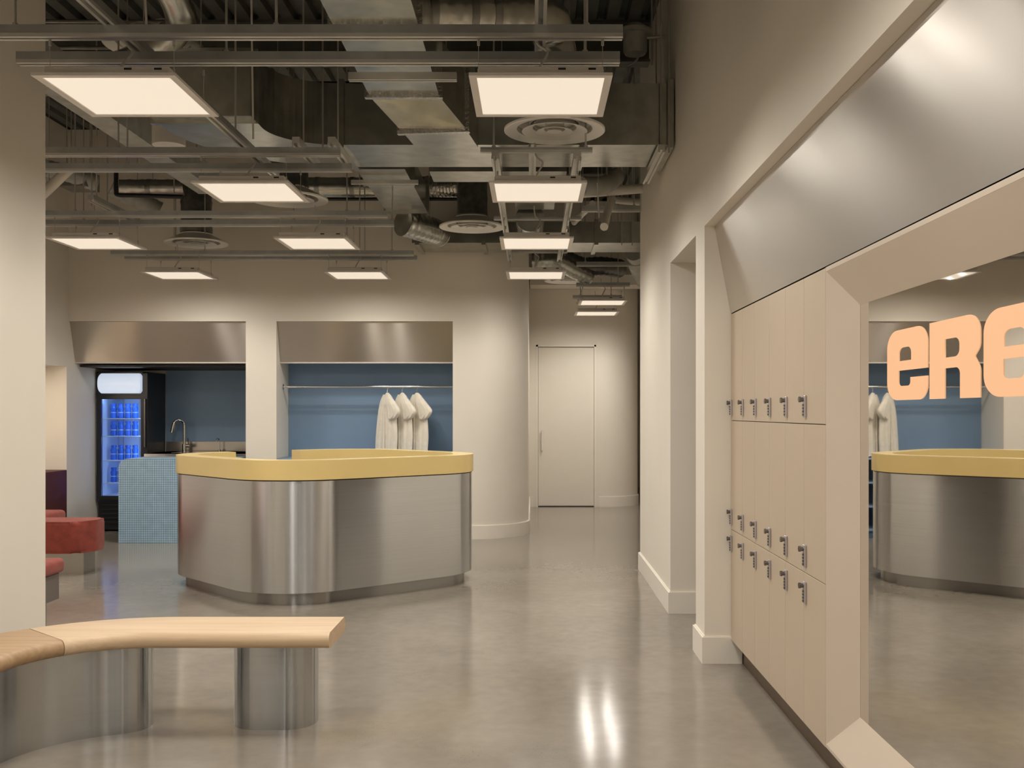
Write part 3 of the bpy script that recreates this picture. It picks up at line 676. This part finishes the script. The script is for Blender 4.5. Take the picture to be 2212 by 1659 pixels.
# blue cubby cabinet below the robes
cab = thing('cubby_cabinet', 'blue open cubby cabinet under the robes', 'cabinet', ((NX2 + NX3) / 2, 0, 0))
w = (NX3 - NX2) / 2 - 0.004
bm = nb(); box(bm, -w, w, 11.40, 11.415, 0, 0.84); obj('back_panel', bm, 'blue_dark', cab, smooth=False)
bm = nb(); box(bm, -w, w, 10.90, 11.415, 0.842, 0.858); obj('top', bm, 'blue', cab, smooth=False)
for i in range(6):
    x = -w + 0.01 + (2 * w - 0.02) * i / 5
    bm = nb(); box(bm, x - 0.009, x + 0.009, 10.92, 11.399, 0.08, 0.841); obj('divider', bm, 'blue', cab, smooth=False)
for z in (0.08, 0.33, 0.585):
    bm = nb(); box(bm, -w + 0.02, w - 0.02, 10.925, 11.399, z, z + 0.016); obj('shelf', bm, 'blue', cab, smooth=False)
bm = nb(); box(bm, -w, w, 10.95, 11.399, 0, 0.079); obj('plinth', bm, 'blue_dark', cab, smooth=False)

# ------------------------------------------------------------------ kitchen niche: fridge, counter, faucets
FX0, FX1, FY, FD, FZ = -4.905, -4.335, 11.53, 0.56, 1.80
fr = thing('drinks_fridge', 'black glass-door drinks fridge with blue light inside', 'fridge', ((FX0 + FX1) / 2, FY, 0))
w = (FX1 - FX0) / 2
bm = nb()
box(bm, -w, -w + 0.03, 0.05, FD, 0.02, FZ); box(bm, w - 0.03, w, 0.05, FD, 0.02, FZ); box(bm, -w + 0.03, w - 0.03, FD - 0.03, FD, 0.02, FZ)
box(bm, -w + 0.03, w - 0.03, 0.05, FD - 0.03, 0.02, 0.40); box(bm, -w + 0.03, w - 0.03, 0.05, FD - 0.03, 1.52, FZ)
obj('cabinet', bm, 'fridge_black', fr, smooth=False)
bm = nb()
box(bm, -w + 0.031, -w + 0.036, 0.05, FD - 0.031, 0.401, 1.519); box(bm, w - 0.036, w - 0.031, 0.05, FD - 0.031, 0.401, 1.519)
box(bm, -w + 0.036, w - 0.036, FD - 0.036, FD - 0.031, 0.401, 1.519); box(bm, -w + 0.036, w - 0.036, 0.05, FD - 0.036, 0.401, 0.406)
obj('liner', bm, 'fridge_inside', fr, smooth=False)
bm = nb()
box(bm, -w, -w + 0.045, 0, 0.045, 0.36, 1.535); box(bm, w - 0.075, w, 0, 0.045, 0.36, 1.535); box(bm, -w + 0.045, w - 0.075, 0, 0.045, 0.36, 0.405); box(bm, -w + 0.045, w - 0.075, 0, 0.045, 1.495, 1.535)
dr = obj('door_frame', bm, 'fridge_black', fr, smooth=False)
bm = nb(); box(bm, -w + 0.046, w - 0.076, 0.02, 0.026, 0.406, 1.494); obj('door_glass', bm, 'glass', dr, smooth=False)
bm = nb(); box(bm, w - 0.03, w - 0.012, -0.03, -0.001, 0.95, 1.5, 0.004, 1); obj('door_handle', bm, 'chrome_dark', dr)
bm = nb(); hp = rounded_poly([(-w + 0.02, 1.555), (w - 0.06, 1.555), (w - 0.06, 1.79), (-w + 0.02, 1.79)], [0.05] * 4, 8)
# bowed header light
hdr = nb(); nseg = 14
rowsA = []
for i in range(nseg + 1):
    u = -1 + 2 * i / nseg; z = 1.672 + 0.112 * u
    bulge = 0.05 * (1 - u * u); half = (w - 0.045) - 0.03 * u ** 4
    rowsA.append([hdr.verts.new((x * half - 0.02, -0.012 - bulge * (1 - 0.35 * x * x), z)) for x in (-1, -0.95, -0.6, -0.2, 0.2, 0.6, 0.95, 1)] + [hdr.verts.new((half - 0.02, 0.05, z)), hdr.verts.new((-half - 0.02, 0.05, z))])
for A, B in zip(rowsA, rowsA[1:]):
    for k in range(10): hdr.faces.new((A[k], A[(k + 1) % 10], B[(k + 1) % 10], B[k]))
hdr.faces.new(rowsA[0][::-1]); hdr.faces.new(rowsA[-1])
obj('lit_header', hdr, 'header_glow', fr, ang=60)
bm.free()
bm = nb(); box(bm, -w, w, -0.002, 0.05, 1.537, 1.558); box(bm, -w, -w + 0.02, 0, 0.05, 1.558, FZ); box(bm, w - 0.055, w, 0, 0.05, 1.558, FZ); box(bm, -w, w, 0.0, 0.05, 1.786, FZ)
obj('header_frame', bm, 'fridge_black', fr, smooth=False)
SH = [1.275, 1.075, 0.80, 0.545]
for z in SH:
    bm = nb()
    for y in (0.07, 0.2, 0.33, 0.46): box(bm, -w + 0.04, w - 0.04, y, y + 0.006, z - 0.006, z)
    for i in range(13):
        x = -w + 0.05 + (2 * w - 0.1) * i / 12; box(bm, x, x + 0.003, 0.07, 0.5, z, z + 0.003)
    obj('wire_shelf', bm, 'wire_white', fr, smooth=False)
for x in (-w + 0.09, 0.0, w - 0.09):
    bm = nb(); box(bm, x, x + 0.006, FD - 0.044, FD - 0.037, 0.41, 1.51); obj('shelf_upright', bm, 'rod', fr, smooth=False)
bm = nb(); box(bm, w - 0.066, w - 0.040, 0.048, 0.056, 0.42, 1.5); obj('led_strip', bm, 'led_blue', fr, smooth=False)
bm = nb(); box(bm, -w + 0.05, w - 0.08, 0.055, 0.075, 1.508, 1.518); obj('led_strip', bm, 'led_blue', fr, smooth=False)
for i in range(5):
    bm = nb(); box(bm, -w + 0.03, w - 0.03, 0.03, 0.049, 0.09 + i * 0.05, 0.115 + i * 0.05, 0.004, 1); obj('grille_slat', bm, 'fridge_black', fr)
for x in (-w + 0.05, w - 0.05):
    for y in (0.1, FD - 0.06):
        bm = nb(); tube(bm, [(x, y, 0), (x, y, 0.02)], 0.02, 10); obj('foot', bm, 'dark', fr)
# bottles
def make_bottle(label):
    t = thing('bottle', label, 'bottle', group='blue bottles in the fridge')
    bm = nb(); lathe(bm, [(0, 0), (0.031, 0.0), (0.034, 0.006), (0.034, 0.05), (0.031, 0.06), (0.031, 0.09), (0.034, 0.10), (0.033, 0.12), (0.024, 0.135), (0.023, 0.142), (0, 0.142)], 16); obj('glass_body', bm, 'bottle_blue', t, ang=50)
    bm = nb(); lathe(bm, [(0, 0.1421), (0.029, 0.1421), (0.029, 0.165), (0.027, 0.168), (0, 0.168)], 16); obj('cap', bm, 'bottle_blue', t)
    bm = nb(); lathe(bm, [(0.0315, 0.062), (0.0318, 0.062), (0.0318, 0.072), (0.0315, 0.072)], 16, close=True); obj('label_band', bm, 'bottle_label', t)
    return t
b0 = None
rowsn = ('top', 'second', 'third', 'bottom'); coln = ('leftmost', 'second from left', 'third from left', 'rightmost')
for ri, z in enumerate(SH):
    for ci in range(4):
        lab = 'blue bottle, %s on the %s shelf of the fridge' % (coln[ci], rowsn[ri])
        loc = ((FX0 + FX1) / 2 - 0.175 + ci * 0.082, FY + 0.20, z + 0.0032)
        if b0 is None: b0 = make_bottle(lab); b0.location = loc
        else: dup(b0, loc, lab)

# counter with sink
ct = thing('sink_counter', 'stainless steel sink counter right of the fridge', 'counter', (FX1 + 0.01, 0, 0))
L_ = NX1 - (FX1 + 0.01) - 0.004
bm = nb(); box(bm, 0, L_, 11.40, NB1 - 0.02, 0.845, 0.885, 0.003, 1); obj('worktop', bm, 'steel', ct)
bm = nb(); box(bm, 0, L_, NB1 - 0.032, NB1 - 0.021, 0.886, 1.0); obj('backsplash', bm, 'steel_hood', ct, smooth=False)
bm = nb(); box(bm, 0.01, L_ - 0.01, 11.43, NB1 - 0.03, 0.1, 0.844); obj('base_cabinet', bm, 'blue_dark', ct, smooth=False)
bm = nb(); box(bm, 0.01, L_ - 0.01, 11.47, NB1 - 0.03, 0.0, 0.099); obj('plinth', bm, 'dark', ct, smooth=False)
bm = nb(); box(bm, 0.25, 0.75, 11.55, 11.95, 0.8855, 0.89); obj('sink_rim', bm, 'chrome', ct, smooth=False)
bm = nb(); box(bm, FX1 + 0.004, NX1 - 0.003, NB1 - 0.018, NB1 - 0.002, 0.0, 1.838); o = obj('niche_back_panel', bm, 'blue', smooth=False); tag(o, 'slate blue back panel behind the sink faucet', 'panel')
fa = thing('kitchen_faucet', 'tall curved chrome pull-down faucet', 'faucet', ((397 - CX) / F * 11.95, 11.97, 0.886))
bm = nb(); tube(bm, [(0, 0, 0), (0, 0, 0.09)], 0.024, 16); obj('base', bm, 'chrome', fa)
bm = nb(); tube(bm, smooth_path([(0, 0, 0.09), (0, 0, 0.30), (-0.01, -0.01, 0.345), (-0.045, -0.03, 0.375), (-0.085, -0.045, 0.36), (-0.105, -0.05, 0.33)], 8), 0.015, 14); obj('spout', bm, 'chrome', fa)
bm = nb(); tube(bm, [(-0.104, -0.05, 0.335), (-0.128, -0.056, 0.225)], 0.019, 14); obj('spray_head', bm, 'chrome', fa)
bm = nb(); tube(bm, [(0.02, 0, 0.07), (0.06, 0, 0.07)], 0.02, 14); tube(bm, [(0.05, 0, 0.07), (0.05, -0.03, 0.16)], 0.006, 8); obj('lever', bm, 'chrome', fa)
fb = thing('water_tap', 'small thin chrome water tap beside the pillar', 'faucet', ((474 - CX) / F * 12.0, 12.0, 0.886))
bm = nb(); tube(bm, [(0, 0, 0), (0, 0, 0.025)], 0.016, 12); obj('base', bm, 'chrome', fb)
bm = nb(); tube(bm, smooth_path([(0, 0, 0.02), (0, 0, 0.12), (-0.004, -0.005, 0.145), (-0.014, -0.03, 0.155), (-0.02, -0.05, 0.14), (-0.02, -0.055, 0.12)], 6), 0.006, 10); obj('spout', bm, 'chrome', fb)

# ------------------------------------------------------------------ blue tiled block
TX0, TX1, TY0, TY1, TZ, TR = -4.265, -3.06, 10.12, 10.545, 0.873, 0.10
tb = thing('tiled_counter', 'pale blue mosaic-tiled counter with rounded top edge', 'counter', ((TX0 + TX1) / 2, TY1, 0))
def tile_prof(n=10):
    """profile in (x, z): up the left side, round the corner, along the top"""
    p = [(TX0, 0.0)]; 
    return p
bm = nb()
g = 0.004
pr = rounded_poly([(TX0 + g, 0.0), (TX0 + g, TZ - g), (TX1 - g, TZ - g), (TX1 - g, 0.0)], [0, TR, 0, 0], 12)
ox, oy = (TX0 + TX1) / 2, TY1
yf = TY1 - 0.42
prism(bm, [(a - ox, b) for a, b in pr], yf + g - oy, yf + 0.42 - oy, lambda u, v, q: (u, q, v))
obj('core', bm, 'grout', tb)
# the front face and the left/top skin are laid with small square tiles
bm = nb(); pit = 0.0232; gp = 0.0030
def tile(pts, nrm):
    n_ = Vector(nrm); low = [Vector(p) for p in pts]; up_ = [p + n_ * 0.003 for p in low]
    A = [bm.verts.new(p) for p in low]; B = [bm.verts.new(p) for p in up_]
    for k in range(4): bm.faces.new((A[k], A[(k + 1) % 4], B[(k + 1) % 4], B[k]))
    bm.faces.new(B)
nxt = int((TX1 - TX0) / pit); nzt = int(TZ / pit)
yfp = yf + g - oy
for i in range(nxt):
    for j in range(nzt + 1):
        x0 = TX0 + 0.004 + i * pit; z0 = 0.003 + j * pit; x1 = x0 + pit - gp; z1 = min(z0 + pit - gp, TZ - 0.004)
        if z1 - z0 < 0.006: continue
        # inside the rounded corner?
        cx_, cz_ = TX0 + TR, TZ - TR
        def cl(x, z):
            if x < cx_ and z > cz_:
                r_ = math.hypot(x - cx_, z - cz_); m_ = TR - 0.006
                if r_ > m_: return (cx_ + (x - cx_) * m_ / r_ - ox, yfp, cz_ + (z - cz_) * m_ / r_)
            return (x - ox, yfp, z)
        if x1 < cx_ and z0 > cz_ and math.hypot(x1 - cx_, z0 - cz_) > TR - 0.01: continue
        tile([cl(x0, z0), cl(x1, z0), cl(x1, z1), cl(x0, z1)], (0, -1, 0))
arcL = [(TX0 + g, z) for z in [0.003 + k * pit for k in range(int((TZ - TR) / pit) + 1)]]
na = max(1, round(TR * math.pi / 2 / pit))
arcL += [(TX0 + g + TR - TR * math.cos(math.pi / 2 * k / na), TZ - g - TR + TR * math.sin(math.pi / 2 * k / na)) for k in range(1, na + 1)]
xx = arcL[-1][0]
while xx + pit < TX1: xx += pit; arcL.append((xx, TZ - g))
for (xa, za), (xb, zb) in zip(arcL, arcL[1:]):
    d = Vector((xb - xa, 0, zb - za)); 
    if d.length < 0.004: continue
    n_ = Vector((-d.z, 0, d.x)).normalized(); s = gp / 2 / d.length
    a = Vector((xa - ox, 0, za)) + d * s; b = Vector((xa - ox, 0, za)) + d * (1 - s)
    for j in range(int(0.42 / pit)):
        y0 = yfp + j * pit; y1 = y0 + pit - gp
        tile([(a.x, y0, a.z), (b.x, y0, b.z), (b.x, y1, b.z), (a.x, y1, a.z)], n_)
o = obj('mosaic_tiles', bm, 'blue_tile', tb, smooth=False); o['kind'] = 'stuff'
tb.location = (ox, TY1 + 0.42, 0)

# ------------------------------------------------------------------ reception desk
corners = [(-1.767, 6.97), (-0.33, 8.22), (-1.54, 9.52), (-2.98, 8.27)]
def desk_line(off, r):
    c = Vector((sum(p[0] for p in corners) / 4, sum(p[1] for p in corners) / 4)); out = []
    n = 4; pts = [Vector(p) for p in corners]
    offc = []
    for i in range(n):
        p = pts[i]; d0 = (p - pts[i - 1]).normalized(); d1 = (pts[(i + 1) % n] - p).normalized()
        n0 = Vector((d0.y, -d0.x)); n1 = Vector((d1.y, -d1.x)); b = n0 + n1
        offc.append(p + b * (off / b.dot(n0)))
    # start on the back-left side so that the gap falls at the ends of the line
    A = pts[2]; B = pts[3]
    rp = rounded_poly([tuple(p) for p in offc], r + off, 20)
    # order: front, right, back, left ; cut between back and left
    k = 21
    front, right, back, left = rp[0:k], rp[k:2 * k], rp[2 * k:3 * k], rp[3 * k:4 * k]
    e0 = Vector(left[0]); e1 = Vector(back[-1])           # straight back-left side runs back -> left
    d = (e1 - e0).normalized()
    return left, front, right, back, e0, e1, d
def ring(off_o, off_i, r, z0, z1, bm, s0=0.0, s1=0.0):
    lines = []
    for off in (off_o, off_i):
        left, front, right, back, e0, e1, d = desk_line(off, r)
        st = GA - (e0 - G0).dot(d); en = GB
        start = e0 + d * (GA - (e0 - G0).dot(d) + s0); end = e0 + d * (GB - (e0 - G0).dot(d) - s1)
        lines.append([tuple(start)] + left + front + right + back + [tuple(end)])
    strip_solid(bm, lines[0], lines[1], z0, z1)
l_, f_, r_, b_, e0_, e1_, d_ = desk_line(0.0, 0.5)
G0 = e0_.copy(); Lside = (e1_ - e0_).length
GA = 0.06; GB = 0.66
dk = thing('reception_desk', 'curved brushed steel reception desk with yellow counter', 'desk')
bm = nb(); ring(0.06, -0.04, 0.5, 0.088, 0.868, bm); obj('steel_body', bm, 'steel', dk, ang=25)
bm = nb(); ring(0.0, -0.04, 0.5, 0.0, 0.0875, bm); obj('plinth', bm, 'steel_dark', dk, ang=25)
bm = nb(); ring(0.052, -0.05, 0.5, 0.868, 0.876, bm); obj('shadow_gap', bm, 'gap', dk, ang=25)
bm = nb(); ring(0.072, -0.09, 0.5, 0.876, 1.014, bm); obj('yellow_counter', bm, 'yellow', dk, ang=25)
dkc = Vector((-1.73, 8.22, 0))
for ch in dk.children: ch.location = -dkc
dk.location = dkc

# ------------------------------------------------------------------ wooden bench
BC = Vector((-1.57, 3.83)); RI, RO = 0.42, 0.80
def bench_prof(inner, outer, z0, z1):
    """cross-section in (radius, z) with a bullnose on both edges"""
    h = (z1 - z0) / 2; p = []
    for k in range(9): a = R(-90 + 180 * k / 8); p.append((outer - 0.03 + 0.03 * math.cos(a), z0 + h + h * math.sin(a)))
    for k in range(9): a = R(90 + 180 * k / 8); p.append((inner + 0.03 + 0.03 * math.cos(a), z0 + h + h * math.sin(a)))
    return p
def bench_frames(sections):
    fr = []
    for kind, a, b, n in sections:
        for k in range(n + 1):
            u = a + (b - a) * k / n
            if kind == 'x': fr.append((Vector((u, BC.y)), Vector((0, 1))))             # straight along X, normal +Y
            if kind == 'a': fr.append((BC.copy(), Vector((math.cos(R(u)), math.sin(R(u))))))
            if kind == 'y': fr.append((Vector((BC.x, u)), Vector((-1, 0))))
    return fr
def sweep(bm, frames, prof):
    rows = [[bm.verts.new((c.x + n_.x * r, c.y + n_.y * r, z)) for r, z in prof] for c, n_ in frames]
    m = len(prof)
    for A, B in zip(rows, rows[1:]):
        for k in range(m): bm.faces.new((A[k], A[(k + 1) % m], B[(k + 1) % m], B[k]))
    bm.faces.new(rows[0]); bm.faces.new(rows[-1][::-1])
bn = thing('wooden_bench', 'curved oak-topped bench on brushed steel drum legs', 'bench', (BC.x, BC.y, 0))
Z0, Z1 = 0.364, 0.430
bm = nb(); sweep(bm, bench_frames([('x', -0.845, -1.565, 4), ('a', 90, 137.3, 16)]), bench_prof(RI, RO, Z0, Z1)); o = obj('seat_top', bm, 'oak_light', bn); o.location = (-BC.x, -BC.y, 0)
bmesh_o = o
bm = nb(); sweep(bm, bench_frames([('a', 137.7, 180, 14), ('y', BC.y - 0.01, 2.4, 4)]), bench_prof(RI, RO, Z0, Z1)); o = obj('seat_top', bm, 'oak_dark', bn); o.location = (-BC.x, -BC.y, 0); o['label'] = 'darker oak section of the seat'
o = None
def leg_poly(c, hw, a0, a1, tail):
    """curved obround drum: band round the bench centre with a rounded end"""
    ro, ri = 0.61 + hw, 0.61 - hw; mid = 0.61
    p = []
    e = Vector((BC.x + mid * math.cos(R(a0)), BC.y + mid * math.sin(R(a0))))
    for k in range(13): a = R(a0 + 0 - 180 + 180 * k / 12); p.append((e.x + hw * math.cos(a), e.y + hw * math.sin(a)))
    for k in range(1, 25): a = R(a0 + (a1 - a0) * k / 24); p.append((BC.x + ro * math.cos(a), BC.y + ro * math.sin(a)))
    p.append((BC.x - ro, tail)); 
    e2 = (BC.x - mid, tail)
    for k in range(1, 12): a = R(180 + 180 * k / 12); p.append((e2[0] + hw * math.cos(a), e2[1] + hw * math.sin(a)))
    p.append((BC.x - ri, tail))
    for k in range(24): a = R(a1 + (a0 - a1) * k / 24); p.append((BC.x + ri * math.cos(a), BC.y + ri * math.sin(a)))
    return p
bm = nb(); prism(bm, leg_poly(BC, 0.125, 108.5, 180, 3.3), 0, Z0 - 0.001); o = obj('drum_leg', bm, 'steel_bench', bn, ang=25); o.location = (-BC.x, -BC.y, 0)
lp = rounded_poly([(-1.297, 4.345), (-0.938, 4.345), (-0.938, 4.60), (-1.297, 4.60)], 0.12, 12)
bm = nb(); prism(bm, lp, 0, Z0 - 0.001); o = obj('drum_leg', bm, 'steel_bench', bn, ang=25); o.location = (-BC.x, -BC.y, 0)

# ------------------------------------------------------------------ red upholstery at the left
def cushion(bm, x0, x1, y0, y1, z0, z1, r): box(bm, x0, x1, y0, y1, z0, z1, r, 4)
s1 = thing('ottoman', 'red velvet ottoman on a steel plinth, nearest the fridge', 'ottoman', (-4.0, 8.65, 0))
bm = nb(); prism(bm, rounded_poly([(-0.42, -0.28), (0.27, -0.28), (0.36, -0.10), (0.36, 0.10), (-0.42, 0.10)], [0.03, 0.08, 0.08, 0.05, 0.05], 6), 0.19, 0.45)
es = [e for e in bm.edges if abs(e.verts[0].co.z - e.verts[1].co.z) < 1e-6]
bmesh.ops.bevel(bm, geom=es, offset=0.035, segments=4, profile=0.5, affect='EDGES'); obj('cushion', bm, 'velvet', s1, ang=50)
bm = nb(); prism(bm, [(-0.36, -0.15), (0.275, -0.15), (0.285, 0.05), (-0.36, 0.05)], 0, 0.189); obj('plinth', bm, 'steel_hood', s1, smooth=False)
s2 = thing('banquette', 'red cushioned banquette end nearest the camera, beside the partition', 'banquette', (-3.3, 6.6, 0))
bm = nb(); cushion(bm, -0.5, 0.412, -0.92, -0.26, 0.362, 0.452, 0.03); obj('cushion', bm, 'velvet', s2, ang=50)
bm = nb(); box(bm, -0.5, 0.385, -0.9, -0.29, 0.20, 0.361, 0.004, 1); obj('side_panel', bm, 'grey_panel', s2)
bm = nb(); box(bm, -0.5, 0.33, -0.86, -0.34, 0, 0.199); obj('plinth', bm, 'steel_hood', s2, smooth=False)
s3 = thing('banquette', 'red cushioned banquette against the burgundy panel', 'banquette', (-4.6, 9.7, 0))
bm = nb(); cushion(bm, -0.31, 0.27, -0.72, -0.17, 0.26, 0.445, 0.04); obj('cushion', bm, 'velvet', s3, ang=50)
bm = nb(); box(bm, -0.31, 0.2, -0.68, -0.22, 0, 0.259); obj('plinth', bm, 'steel_hood', s3, smooth=False)
bm = nb(); box(bm, -5.2, -4.92, 9.32, 10.83, 0.0, 0.74, 0.01, 2); o = obj('burgundy_backrest', bm, 'burgundy'); tag(o, 'dark burgundy upholstered panel in the left wall niche', 'panel')
t = thing('niche_fill_lamp', 'added unseen lamp brightening the left wall niche', 'lamp', (-5.09, 9.9, 1.80))  # invented lamp, out of sight, added to brighten the niche
bm = nb(); box(bm, -0.03, 0.03, -0.45, 0.4, 0.0, 0.012); obj('lens', bm, 'niche_fill_glow', t, smooth=False)
bm = nb(); box(bm, -0.035, 0.035, -0.47, 0.42, 0.0125, 0.029); obj('housing', bm, 'white', t, smooth=False)

# ------------------------------------------------------------------ lockers
LX = 1.067; LP = 0.296; LY1 = 5.503
lz = [0.127, 0.721, 1.304, 1.876]
def door_mesh(h):
    bm = nb(); box(bm, 0, 0.018, 0.0012, LP - 0.0012, 0.0015, h - 0.0015, 0.001, 1); me = bpy.data.meshes.new('door'); bmesh.ops.recalc_face_normals(bm, faces=bm.faces); bm.to_mesh(me); bm.free(); me.materials.append(MATS['locker_paint']); return me
def carc_mesh(h):
    bm = nb(); box(bm, 0.0185, 0.24, 0.002, LP - 0.002, 0.002, h - 0.002); me = bpy.data.meshes.new('carcass'); bmesh.ops.recalc_face_normals(bm, faces=bm.faces); bm.to_mesh(me); bm.free(); me.materials.append(MATS['gap']); return me
def mesh_of(bm, m, ang=35):
    bmesh.ops.recalc_face_normals(bm, faces=bm.faces); me = bpy.data.meshes.new('m'); bm.to_mesh(me); bm.free(); me.shade_smooth(); me.set_sharp_from_angle(angle=R(ang)); me.materials.append(MATS[m]); return me
bm = nb(); box(bm, -0.010, -0.0002, -0.013, 0.013, 0.0, 0.086, 0.002, 1); lock_me = mesh_of(bm, 'lock_silver')
bm = nb(); tube(bm, [(-0.0101, 0, 0), (-0.026, 0, 0)], 0.0085, 12); tube(bm, [(-0.020, 0, 0), (-0.028, 0, 0)], 0.0115, 12); knob_me = mesh_of(bm, 'knob_metal')
bm = nb(); box(bm, -0.0135, -0.0101, -0.006, 0.006, -0.0045, 0.0045); dial_me = mesh_of(bm, 'chrome_dark')
rown = ('bottom', 'middle', 'top'); ordn = ('first', 'second', 'third', 'fourth', 'fifth', 'sixth')
for ri in range(3):
    h = lz[ri + 1] - lz[ri]; dm = door_mesh(h); cm = carc_mesh(h)
    for ci in range(6):
        y0 = LY1 - (ci + 1) * LP
        lab = 'beige locker in the %s row, %s' % (rown[ri], 'right beside the pier' if ci == 0 else 'nearest the mirror' if ci == 5 else ordn[ci] + ' from the pier')
        t = thing('locker', lab, 'locker', (LX, y0, lz[ri]), group='beige lockers')
        obj('door', dm, None, t); obj('carcass', cm, None, t)
        zb = h - 0.118 if ri == 0 else 0.025
        lk = obj('lock', lock_me, None, t, loc=(0, LP - 0.028, zb))
        kb = obj('knob', knob_me, None, lk, loc=(0, 0.002, 0.070))
        for q in range(4): obj('dial', dial_me, None, lk, loc=(0, 0, 0.048 - q * 0.0125))
bm = nb(); box(bm, 1.129, 1.15, -0.6, 5.50, 0, 0.126); struct('trim_2', bm, 'toe_brown', 'dark brown toe kick below the lockers and mirror', smooth=False)
# slanted steel fascia above
t = thing('steel_hood', 'long slanted brushed steel fascia above the lockers and mirror', 'hood', (XR, 2.45, 1.880))
bm = nb(); prism(bm, [(0.054, HEAD - 1.880 - 0.002), (0.141, 0.0), (0.30, 0.0), (0.30, HEAD - 1.880 - 0.002)], -3.04, 3.052, lambda u, v, q: (u, q, v)); obj('slanted_front', bm, 'steel_fascia', t, smooth=False)

# ------------------------------------------------------------------ mirror in a splayed frame
MXX = 1.143; MY1 = LY1 - 6 * LP - 0.003; MY0 = -0.55; MZ0, MZ1 = 0.132, 1.876; IN = 0.152
mr = thing('wall_mirror', 'large wall mirror in a splayed beige frame', 'mirror', (LX, MY1, MZ0))
def q3(*pts):
    bm = nb(); A = [bm.verts.new(Vector(p) - Vector((LX, MY1, MZ0))) for p in pts]; B = [bm.verts.new(Vector(p) - Vector((LX, MY1, MZ0)) + Vector((0.012, 0, 0))) for p in pts]
    n = len(pts)
    for k in range(n): bm.faces.new((A[k], A[(k + 1) % n], B[(k + 1) % n], B[k]))
    bm.faces.new(A); bm.faces.new(B[::-1]); return bm
o_ = [(LX, MY1, MZ0), (LX, MY1, MZ1), (LX, MY0, MZ1), (LX, MY0, MZ0)]
i_ = [(MXX, MY1 - IN, MZ0 + IN), (MXX, MY1 - IN, MZ1 - IN), (MXX, MY0 + IN, MZ1 - IN), (MXX, MY0 + IN, MZ0 + IN)]
f2 = [(LX, MY1 - 0.006, MZ0 + 0.012), (LX, MY1 - 0.006, MZ1 - 0.016), (LX, MY0 + 0.006, MZ1 - 0.016), (LX, MY0 + 0.006, MZ0 + 0.012)]
for k in range(4):
    j = (k + 1) % 4
    obj('frame_side', q3(f2[k], f2[j], i_[j], i_[k]), 'frame_paint', mr, smooth=False)
bm = nb(); box(bm, 0, 0.01, MY0 - MY1, 0, MZ1 - MZ0 - 0.0155, MZ1 - MZ0); box(bm, 0, 0.01, MY0 - MY1, 0, 0, 0.0115); box(bm, 0, 0.01, -0.0055, 0, 0.012, MZ1 - MZ0 - 0.016); obj('frame_edge', bm, 'frame_paint', mr, smooth=False)
bm = nb(); box(bm, MXX + 0.001 - LX, MXX + 0.008 - LX, MY0 + IN - 0.02 - MY1, -IN + 0.0, IN, MZ1 - MZ0 - IN); obj('mirror_glass', bm, 'mirror', mr, smooth=False)
bm = nb(); box(bm, LX + 0.1, LX + 0.2, MY0 - MY1 + MY1, MY1 - 0.01, MZ0, MZ1); bm.free()

# glowing letters on the mirror
def arc_pts(cx_, cy_, r, a0, a1, n=8): return [(cx_ + r * math.cos(R(a0 + (a1 - a0) * k / n)), cy_ + r * math.sin(R(a0 + (a1 - a0) * k / n))) for k in range(n + 1)]
def glyph_e():
    out = rounded_poly([(0, 0), (1, 0), (1, 0.315), (0.60, 0.315), (0.60, 0.20), (0.30, 0.20), (0.30, 0.42), (1.0, 0.42), (1, 1), (0, 1)],
                       [0.26, 0.2, 0, 0, 0.06, 0.06, 0, 0, 0.24, 0.26], 10)
    hole = rounded_poly([(0.31, 0.555), (0.62, 0.555), (0.62, 0.745), (0.31, 0.745)], [0, 0, 0.09, 0.09], 8)
    return [out, hole]
def glyph_R():
    out = rounded_poly([(0, 0), (0.325, 0), (0.325, 0.385), (0.63, 0.385), (0.63, 0), (1, 0), (1, 0.36), (0.90, 0.495), (1.0, 0.60), (1, 1), (0, 1)],
                       [0, 0, 0, 0.08, 0, 0, 0.16, 0.02, 0.14, 0.22, 0], 8)
    hole = rounded_poly([(0.325, 0.52), (0.62, 0.52), (0.62, 0.755), (0.325, 0.755)], [0, 0.09, 0.09, 0], 8)
    return [out, hole]
def letter(splines, ya, yb, z0, z1, label):
    cu = bpy.data.curves.new('letter', 'CURVE'); cu.dimensions = '2D'; cu.fill_mode = 'BOTH'; cu.extrude = 0.0008
    for sp in splines:
        s = cu.splines.new('POLY'); s.points.add(len(sp) - 1); s.use_cyclic_u = True
        for p, (u, v) in zip(s.points, sp): p.co = (u * (ya - yb), v * (z1 - z0), 0, 1)
    tmp = bpy.data.objects.new('tmp', cu); C.objects.link(tmp)
    dg = bpy.context.evaluated_depsgraph_get(); me = bpy.data.meshes.new_from_object(tmp.evaluated_get(dg))
    bpy.data.objects.remove(tmp)
    # local x -> -Y (reading direction), local y -> Z, normal -> -X
    for v in me.vertices: v.co = Vector((-v.co.z, -v.co.x, v.co.y))
    me.materials.clear(); me.materials.append(MATS['sign_glow'])
    o = bpy.data.objects.new('sign_letter', me); C.objects.link(o); o.location = (MXX - 0.0002, ya, z0)
    tag(o, label, 'sign letter', 'glowing sign letters')
letter(glyph_e(), 3.296, 2.960, 1.387, 1.605, 'glowing peach letter e, smallest looking, at the left of the mirror sign')
letter(glyph_R(), 2.945, 2.612, 1.387, 1.605, 'glowing peach letter R in the middle of the mirror sign')
letter(glyph_e(), 2.592, 2.235, 1.387, 1.605, 'glowing peach letter e cut off by the right edge of the picture')
